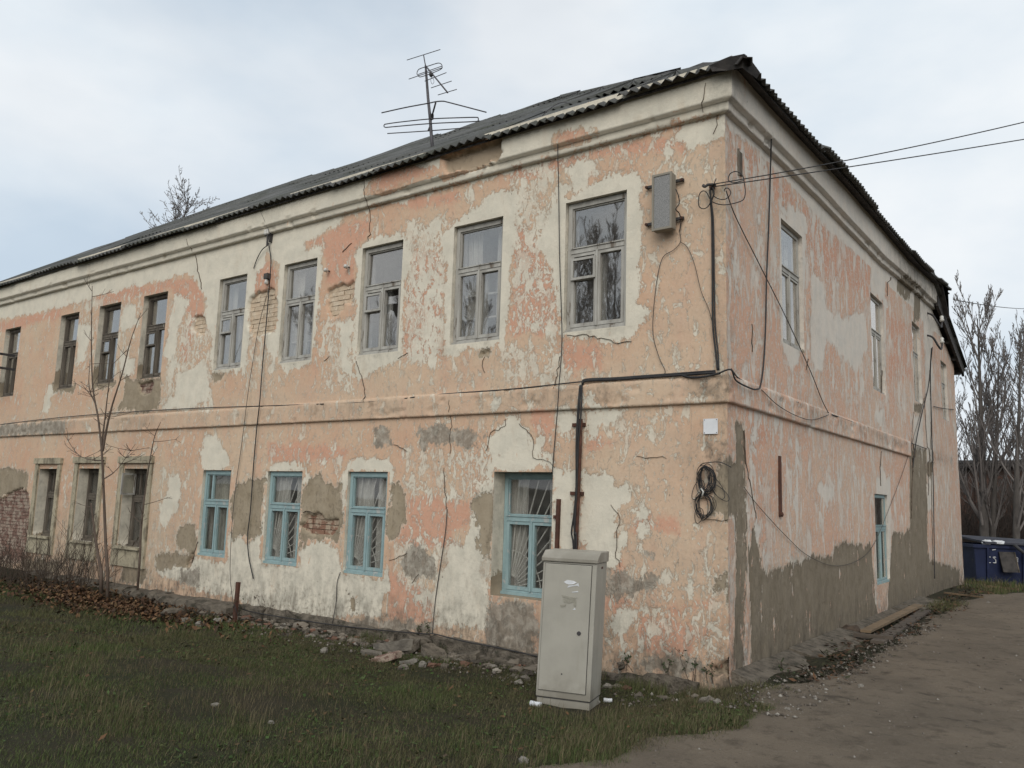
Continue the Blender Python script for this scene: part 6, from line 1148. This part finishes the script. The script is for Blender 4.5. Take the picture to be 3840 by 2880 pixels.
sap([(232, 1290), (226, 1200), (222, 1100), (218, 1010), (210, 930), (198, 860), (195, 760), (196, 690), (197, 640)], .95, .027, .005, 'sapling', 'thin forked bare sapling standing before the old windows', 9, 3, [([(219, 1000), (228, 950), (240, 900), (262, 830), (280, 760), (302, 700)], .022), ([(217, 985), (224, 930), (232, 860), (240, 800)], .016), ([(222, 1020), (195, 1018), (165, 1005), (138, 965)], .012), ([(205, 900), (190, 860), (192, 800)], .012), ([(222, 1060), (250, 1040), (290, 985)], .010)])
sap([(297, 1275), (300, 1200), (308, 1120), (318, 1050), (330, 990), (343, 960)], .8, .018, .004, 'sapling', 'second thinner bare sapling right of the forked one', 8, 4)
sap([(218, 1280), (208, 1230), (198, 1160), (193, 1120)], 1.0, .03, .008, 'sapling', 'short broken stem leaning beside the forked sapling', 3, 5)
sap([(180, 1010), (182, 900), (186, 780), (190, 680)], .9, .010, .004, 'sapling', 'slim upright shoot left of the forked sapling', 4, 6) if False else None
# small weeds growing at the wall foot
def weed(x, y, h, lb, mat='weed_green', leaves=26, onwall=None, seed=0, name='weed', spread=.35):
    rr = np.random.default_rng(seed + 900); p = gpt(x, y) if onwall is None else fp(x, y, onwall); root = empty(name, p, lb, 'weed', 'weeds at the wall foot'); ps = []; LV, LF = [], []; n = 0
    for s in range(rr.integers(2, 4)):
        ps += branches(p + np.array([rr.normal(0, .03), rr.normal(0, .02), -.03]), np.array([rr.normal(0, spread), rr.normal(0, spread) - .1, 1]), h * rr.uniform(.6, 1), .004, 1, rr, (.6,), (4,), .3, .12, .45, 5, minr=.002)
    V, F = tubes_np(ps, 3); mk('stems', V, F, M['weed'], root)
    for k in range(leaves):
        q = ps[rr.integers(len(ps))][1]; c = q[rr.integers(1, len(q))]; a = rr.normal(0, 1, 3); a /= np.linalg.norm(a); b_ = np.cross(a, rr.normal(0, 1, 3)); b_ /= np.linalg.norm(b_); L = rr.uniform(.018, .04)
        LV += [c, c + a * L * .5 + b_ * L * .3, c + a * L, c + a * L * .5 - b_ * L * .3]; LF.append((n, n + 1, n + 2, n + 3)); n += 4
    mk('leaves', np.array(LV), LF, M[mat], root)
for i, (x, y, h, ow, lb) in enumerate(((520, 1345, .45, None, 'dark weed beside the short post'), (576, 1330, .38, .06, 'dry spindly weed against the cream wall'), (1195, 1515, .16, None, 'small weed at the front of the cabinet base'), (1255, 1520, .2, None, 'weed at the corner of the cabinet base'), (1497, 1465, .32, .05, 'tall dark weed near the house corner'), (1535, 1470, .26, .05, 'dark weed nearest the house corner'), (1440, 1455, .18, .05, 'small weed on the plinth between cabinet and corner'), (1360, 1445, .2, .05, 'weed on the plinth right of the cabinet'), (900, 1370, .22, .08, 'small green weed above the rubble heap'), (930, 1372, .2, .08, 'green weed at the wire end above the rubble heap'), (820, 1385, .18, .1, 'low green weed left of the rubble heap'), (1700, 1460, .2, None, 'dark weed at the foot of the side wall near the corner'), (1790, 1420, .14, None, 'low weed along the side pavement'), (2010, 1275, .3, None, 'reddish weed at the far end of the side wall'))):
    weed(x, y, h, lb, 'weed_green' if i not in (1, 13) else 'weed', 34, ow, i)

def debris(n, name, label):
    VV, FF, cnt = [], [], 0; rr = np.random.default_rng(404); CC = []
    for i in range(n):
        x = rr.normal(-4.3, 1.3) if i % 3 else rr.uniform(-8.5, -.4); y = -.12 - abs(rr.normal(0, .28)); s_ = rr.uniform(.01, .05) * (1 if i % 7 else 1.7)
        V, F = blob((x, y, float(ground_z(x, y)) + s_ * .15), (s_ * rr.uniform(.8, 1.6), s_, s_ * rr.uniform(.35, .8)), seed=5000 + i, jit=.38); VV.append(V); FF += [tuple(k + cnt for k in f) for f in F]; cnt += len(V)
        CC.append(np.tile(np.array([(.17, .145, .115), (.11, .095, .075), (.24, .215, .18), (.15, .085, .06), (.07, .06, .048)])[rr.choice(5, p=[.3, .3, .08, .12, .2])] * rr.uniform(.7, 1.15), (len(V), 1)))
    tag(mk(name, np.concatenate(VV), FF, M['pebble'], cols=np.concatenate(CC)), label, 'rubble', kind='stuff')
debris(420, 'small_rubble', 'crumbled plaster and brick bits strewn along the plinth')
# ------------------------------------------------------------------ leaves, gravel, grass
rg = np.random.default_rng(77)
def leafmesh(n, cx, cy, sx, sy, name, label):
    x = rg.normal(cx, sx, n); y = np.minimum(rg.normal(cy, sy, n), -.25); z = ground_z(x, y) + rg.uniform(.02, .06, n); L = rg.uniform(.018, .045, n); th = rg.uniform(0, 2 * math.pi, n); a = np.stack([np.cos(th), np.sin(th), rg.normal(0, .6, n)], 1); b = np.stack([-np.sin(th), np.cos(th), rg.normal(0, .6, n)], 1); c = np.stack([x, y, z], 1)
    P = np.stack([c - a * L[:, None], c + b * L[:, None] * .55 + np.array([0, 0, .01]), c + a * L[:, None], c - b * L[:, None] * .55 + np.array([0, 0, .012])], 1).reshape(-1, 3)
    pal = np.array([(.085, .045, .025), (.06, .034, .021), (.12, .066, .034), (.045, .03, .02), (.15, .095, .05)]); cc = pal[rg.integers(0, 5, n)] * rg.uniform(.7, 1.2, (n, 1))
    return tag(mk(name, P, np.arange(4 * n).reshape(n, 4), M['leaf'], cols=np.repeat(cc, 4, 0)), label, 'leaves', kind='stuff')
leafmesh(3600, -9.9, -1.1, 1.6, .40, 'fallen_leaves', 'rust brown fallen leaves heaped under the saplings')
n = 260; 
def scatter(n, xr, yr): return rg.uniform(*xr, n), rg.uniform(*yr, n)
x, y = scatter(110, (-9, 2), (-5, -.3)); m = road_field(x, y) < -.05; x, y = x[m], y[m]
L = rg.uniform(.015, .035, len(x)); th = rg.uniform(0, 6.28, len(x)); c = np.stack([x, y, ground_z(x, y) + .05], 1); a = np.stack([np.cos(th), np.sin(th), rg.normal(0, .3, len(x))], 1); b = np.stack([-np.sin(th), np.cos(th), rg.normal(0, .3, len(x))], 1)
P = np.stack([c - a * L[:, None], c + b * L[:, None] * .6, c + a * L[:, None], c - b * L[:, None] * .6], 1).reshape(-1, 3); cc = np.array([(.11, .06, .03), (.08, .045, .025), (.07, .05, .032)])[rg.integers(0, 3, len(x))]
tag(mk('scattered_leaves', P, np.arange(len(P)).reshape(-1, 4), M['leaf'], cols=np.repeat(cc, 4, 0)), 'single dry leaves scattered over the lawn', 'leaves', kind='stuff')
# litter of leaves and dirt along the side wall
n = 1500; y = rg.uniform(.3, 13.5, n); x = .55 + rg.normal(0, .16, n) + .1 * np.sin(y * 1.7); z = ground_z(x, y) + rg.uniform(.012, .05, n); L = rg.uniform(.015, .045, n); th = rg.uniform(0, 6.28, n); c = np.stack([x, y, z], 1); a = np.stack([np.cos(th), np.sin(th), rg.normal(0, .3, n)], 1); b = np.stack([-np.sin(th), np.cos(th), rg.normal(0, .3, n)], 1)
P = np.stack([c - a * L[:, None], c + b * L[:, None] * .5, c + a * L[:, None], c - b * L[:, None] * .5], 1).reshape(-1, 3); cc = np.array([(.07, .04, .025), (.05, .035, .025), (.10, .055, .03), (.045, .045, .025)])[rg.integers(0, 4, n)]
tag(mk('leaf_litter', P, np.arange(4 * n).reshape(-1, 4), M['leaf'], cols=np.repeat(cc, 4, 0)), 'dark leaf litter along the foot of the side wall', 'leaves', kind='stuff')
# gravel
def gravel(n, xr, yr, smin, smax, name, label, cond):
    x, y = scatter(n, xr, yr); m = cond(x, y); x, y = x[m], y[m]; n = len(x); s = smin + (smax - smin) * rg.random(n) ** 4; z = ground_z(x, y) + .012
    O = np.array([(1, 0, 0), (0, 1, 0), (-1, 0, 0), (0, -1, 0), (0, 0, .8), (0, 0, -.8)], float); th = rg.uniform(0, 6.28, n); sc = rg.uniform(.6, 1.3, (n, 1, 3)); V = O[None] * sc * s[:, None, None]; c_, s_ = np.cos(th)[:, None], np.sin(th)[:, None]
    V = np.stack([V[..., 0] * c_ - V[..., 1] * s_, V[..., 0] * s_ + V[..., 1] * c_, V[..., 2]], -1) + np.stack([x, y, z + s * .25], 1)[:, None]
    T = np.array([(0, 1, 4), (1, 2, 4), (2, 3, 4), (3, 0, 4), (1, 0, 5), (2, 1, 5), (3, 2, 5), (0, 3, 5)]); F = (T[None] + 6 * np.arange(n)[:, None, None]).reshape(-1, 3)
    cc = np.array([(.16, .14, .12), (.10, .085, .07), (.24, .22, .19), (.075, .062, .05)])[rg.choice(4, n, p=[.3, .35, .12, .23])] * rg.uniform(.8, 1.15, (n, 1))
    tag(mk(name, V.reshape(-1, 3), F, M['pebble'], cols=np.repeat(cc, 6, 0)), label, 'gravel', kind='stuff')
gravel(9000, (-2, 6), (-5.5, 14), .003, .016, 'gravel', 'fine gravel strewn over the dirt road', lambda x, y: road_field(x, y) > 0)
gravel(2600, (.25, 1.0), (-1.2, 6), .005, .026, 'gravel', 'coarser gravel along the house corner and side wall', lambda x, y: road_field(x, y) > -.25)
gravel(800, (-6.5, -.2), (-1.15, -.2), .006, .03, 'gravel', 'crumbled plaster bits along the plinth', lambda x, y: road_field(x, y) < 0.1)
# grass
def grass(n, xr, yr, hmin, hmax, w, name, label, cond, straw=.25, dens=None, bend=.6):
    x, y = scatter(n, xr, yr); k = cond(x, y); x, y = x[k], y[k]; n = len(x)
    patch = fbm(x * .9, y * .9, 55, 3); p2 = fbm(x * 3.1, y * 3.1, 56, 3)
    h = (hmin + (hmax - hmin) * rg.random(n) ** 2) * (.25 + 1.7 * p2 ** 1.5 + .35 * fbm(x * 11, y * 11, 57, 2)); z = ground_z(x, y) + np.exp(-((x + 4) / 14) ** 2 - ((y + 1) / 9) ** 2) * 0.035 * (fbm(x * 4, y * 4, 11, 4) - 0.5) - .008
    th = rg.uniform(0, 2 * math.pi, n); lx, ly = np.cos(th) * h * bend * rg.uniform(.2, 1.4, n), np.sin(th) * h * bend * rg.uniform(.2, 1.4, n); ww = w * rg.uniform(.6, 1.3, n); px_, py_ = -np.sin(th + .6) * ww, np.cos(th + .6) * ww
    B = np.stack([x, y, z], 1); Pw = np.stack([px_, py_, np.zeros(n)], 1); Mid = B + np.stack([lx * .35, ly * .35, h * .62], 1); Tip = B + np.stack([lx, ly, h * .95], 1)
    V = np.stack([B - Pw, B + Pw, Mid + Pw * .7, Mid - Pw * .7, Tip], 1).reshape(-1, 3); q = 5 * np.arange(n)[:, None]
    F3 = np.concatenate([q + np.array([0, 1, 2]), q + np.array([0, 2, 3]), q + np.array([3, 2, 4])])
    g1, g2, s1, s2 = np.array([.052, .082, .022]), np.array([.088, .096, .040]), np.array([.15, .122, .068]), np.array([.098, .08, .047]); u = rg.random((n, 1)); C_ = g1 * u + g2 * (1 - u); u2 = rg.random((n, 1)); S_ = s1 * u2 + s2 * (1 - u2)
    isS = rg.random(n) < straw * np.clip(2.6 * (1 - patch) - .45, .15, 1.8); C_[isS] = S_[isS]; brn = sstep(fbm(x * .55 + 4, y * .8, 66, 4), .48, .66)[:, None]; C_ = C_ * (1 - .45 * brn) + np.array([.10, .08, .046]) * .45 * brn; C_ = C_ * rg.uniform(.7, 1.25, (n, 1)) * (.75 + .5 * patch[:, None])
    return tag(mk(name, V, F3, M['grass'], cols=np.repeat(C_, 5, 0)), label, 'grass', kind='stuff')
lawn = lambda x, y: (road_field(x, y) < .02 + .10 * rg.random(len(x))) & (y < -.2 - .25 * rg.random(len(x)) - .25 * (x > -8) * (x < -2.5)) & ~((x > -1.27) & (x < -.66) & (y > -1.65) & (y < -1.1)) & (fbm(x * .8 + 3, y * 1.3, 61, 3) + .3 * rg.random(len(x)) < .86)
infr = lambda x, y: True
def vis(x, y): 
    d = np.stack([x - CAM[0], y - CAM[1]], 1); f = d @ CM[:2, 1]; s = d @ CM[:2, 0]; return (f > .5) & (np.abs(s) < f * .72 + .6)
grass(430000, (-6.5, 1.2), (-6.2, 0), .012, .048, .0017, 'grass', 'short dull green grass of the lawn', lambda x, y: lawn(x, y) & vis(x, y))
grass(150000, (-16, -6.5), (-6.2, 0), .02, .07, .0026, 'grass', 'short dull green grass of the far lawn', lambda x, y: lawn(x, y) & vis(x, y) & ~((x < -7.6) & (y > -1.5 + .5 * rg.random(len(x)))), .22)
grass(26000, (-6.5, 1.4), (-6.2, -.6), .06, .15, .0013, 'dry_grass', 'longer dry straw coloured grass stalks in the lawn', lambda x, y: (road_field(x, y) < .08) & vis(x, y) & (fbm(x * 1.1 + 9, y * 1.1, 71, 3) > .52) & ~((x > -1.27) & (x < -.66) & (y > -1.65) & (y < -1.1)), 2.5, bend=.5)
grass(20000, (-.4, .75), (-3.2, .4), .02, .07, .0018, 'grass', 'thin grass fringe between lawn and road', lambda x, y: (road_field(x, y) < .16 + .1 * rg.random(len(x))) & (y < 0.0), .5)
grass(9000, (-5.2, -.2), (-.45, -.06), .03, .12, .002, 'grass', 'grass tufts rooted in the plinth', lambda x, y: fbm(x * 2.5, y * .5, 91, 3) > .55, .3)
grass(60000, (-2.5, 9), (13.2, 26), .05, .2, .005, 'grass', 'rough grass behind the house', lambda x, y: (road_field(x, y) < .1) & ((x > .15) | (y > 15.6)), .4)
grass(5000, (.3, 1.2), (8, 13.5), .03, .12, .003, 'grass', 'grass clumps along the road edge by the side wall', lambda x, y: (road_field(x, y) < .15) & (fbm(x * 2, y * 1.2, 95, 2) > .5), .6)

# broad-leaved weeds lying flat in the turf
x, y = scatter(9000, (-8, 1.0), (-6, -.5)); k = lawn(x, y) & vis(x, y) & (fbm(x * 1.6 + 2, y * 1.6, 44, 3) > .5); x, y = x[k], y[k]; n = len(x); L = rg.uniform(.008, .024, n); th = rg.uniform(0, 6.28, n); c = np.stack([x, y, ground_z(x, y) + rg.uniform(.008, .03, n)], 1); a = np.stack([np.cos(th), np.sin(th), rg.normal(0, .35, n)], 1); b = np.stack([-np.sin(th), np.cos(th), rg.normal(0, .35, n)], 1)
P = np.stack([c - a * L[:, None], c + b * L[:, None] * .55, c + a * L[:, None], c - b * L[:, None] * .55], 1).reshape(-1, 3); cc = np.array([(.045, .075, .022), (.06, .085, .03), (.09, .06, .03), (.05, .055, .02)])[rg.integers(0, 4, n)] * rg.uniform(.7, 1.2, (n, 1))
tag(mk('broad_leaf_weeds', P, np.arange(4 * n).reshape(-1, 4), M['leaf'], cols=np.repeat(cc, 4, 0)), 'small broad leaved weeds among the lawn grass', 'weeds', kind='stuff')
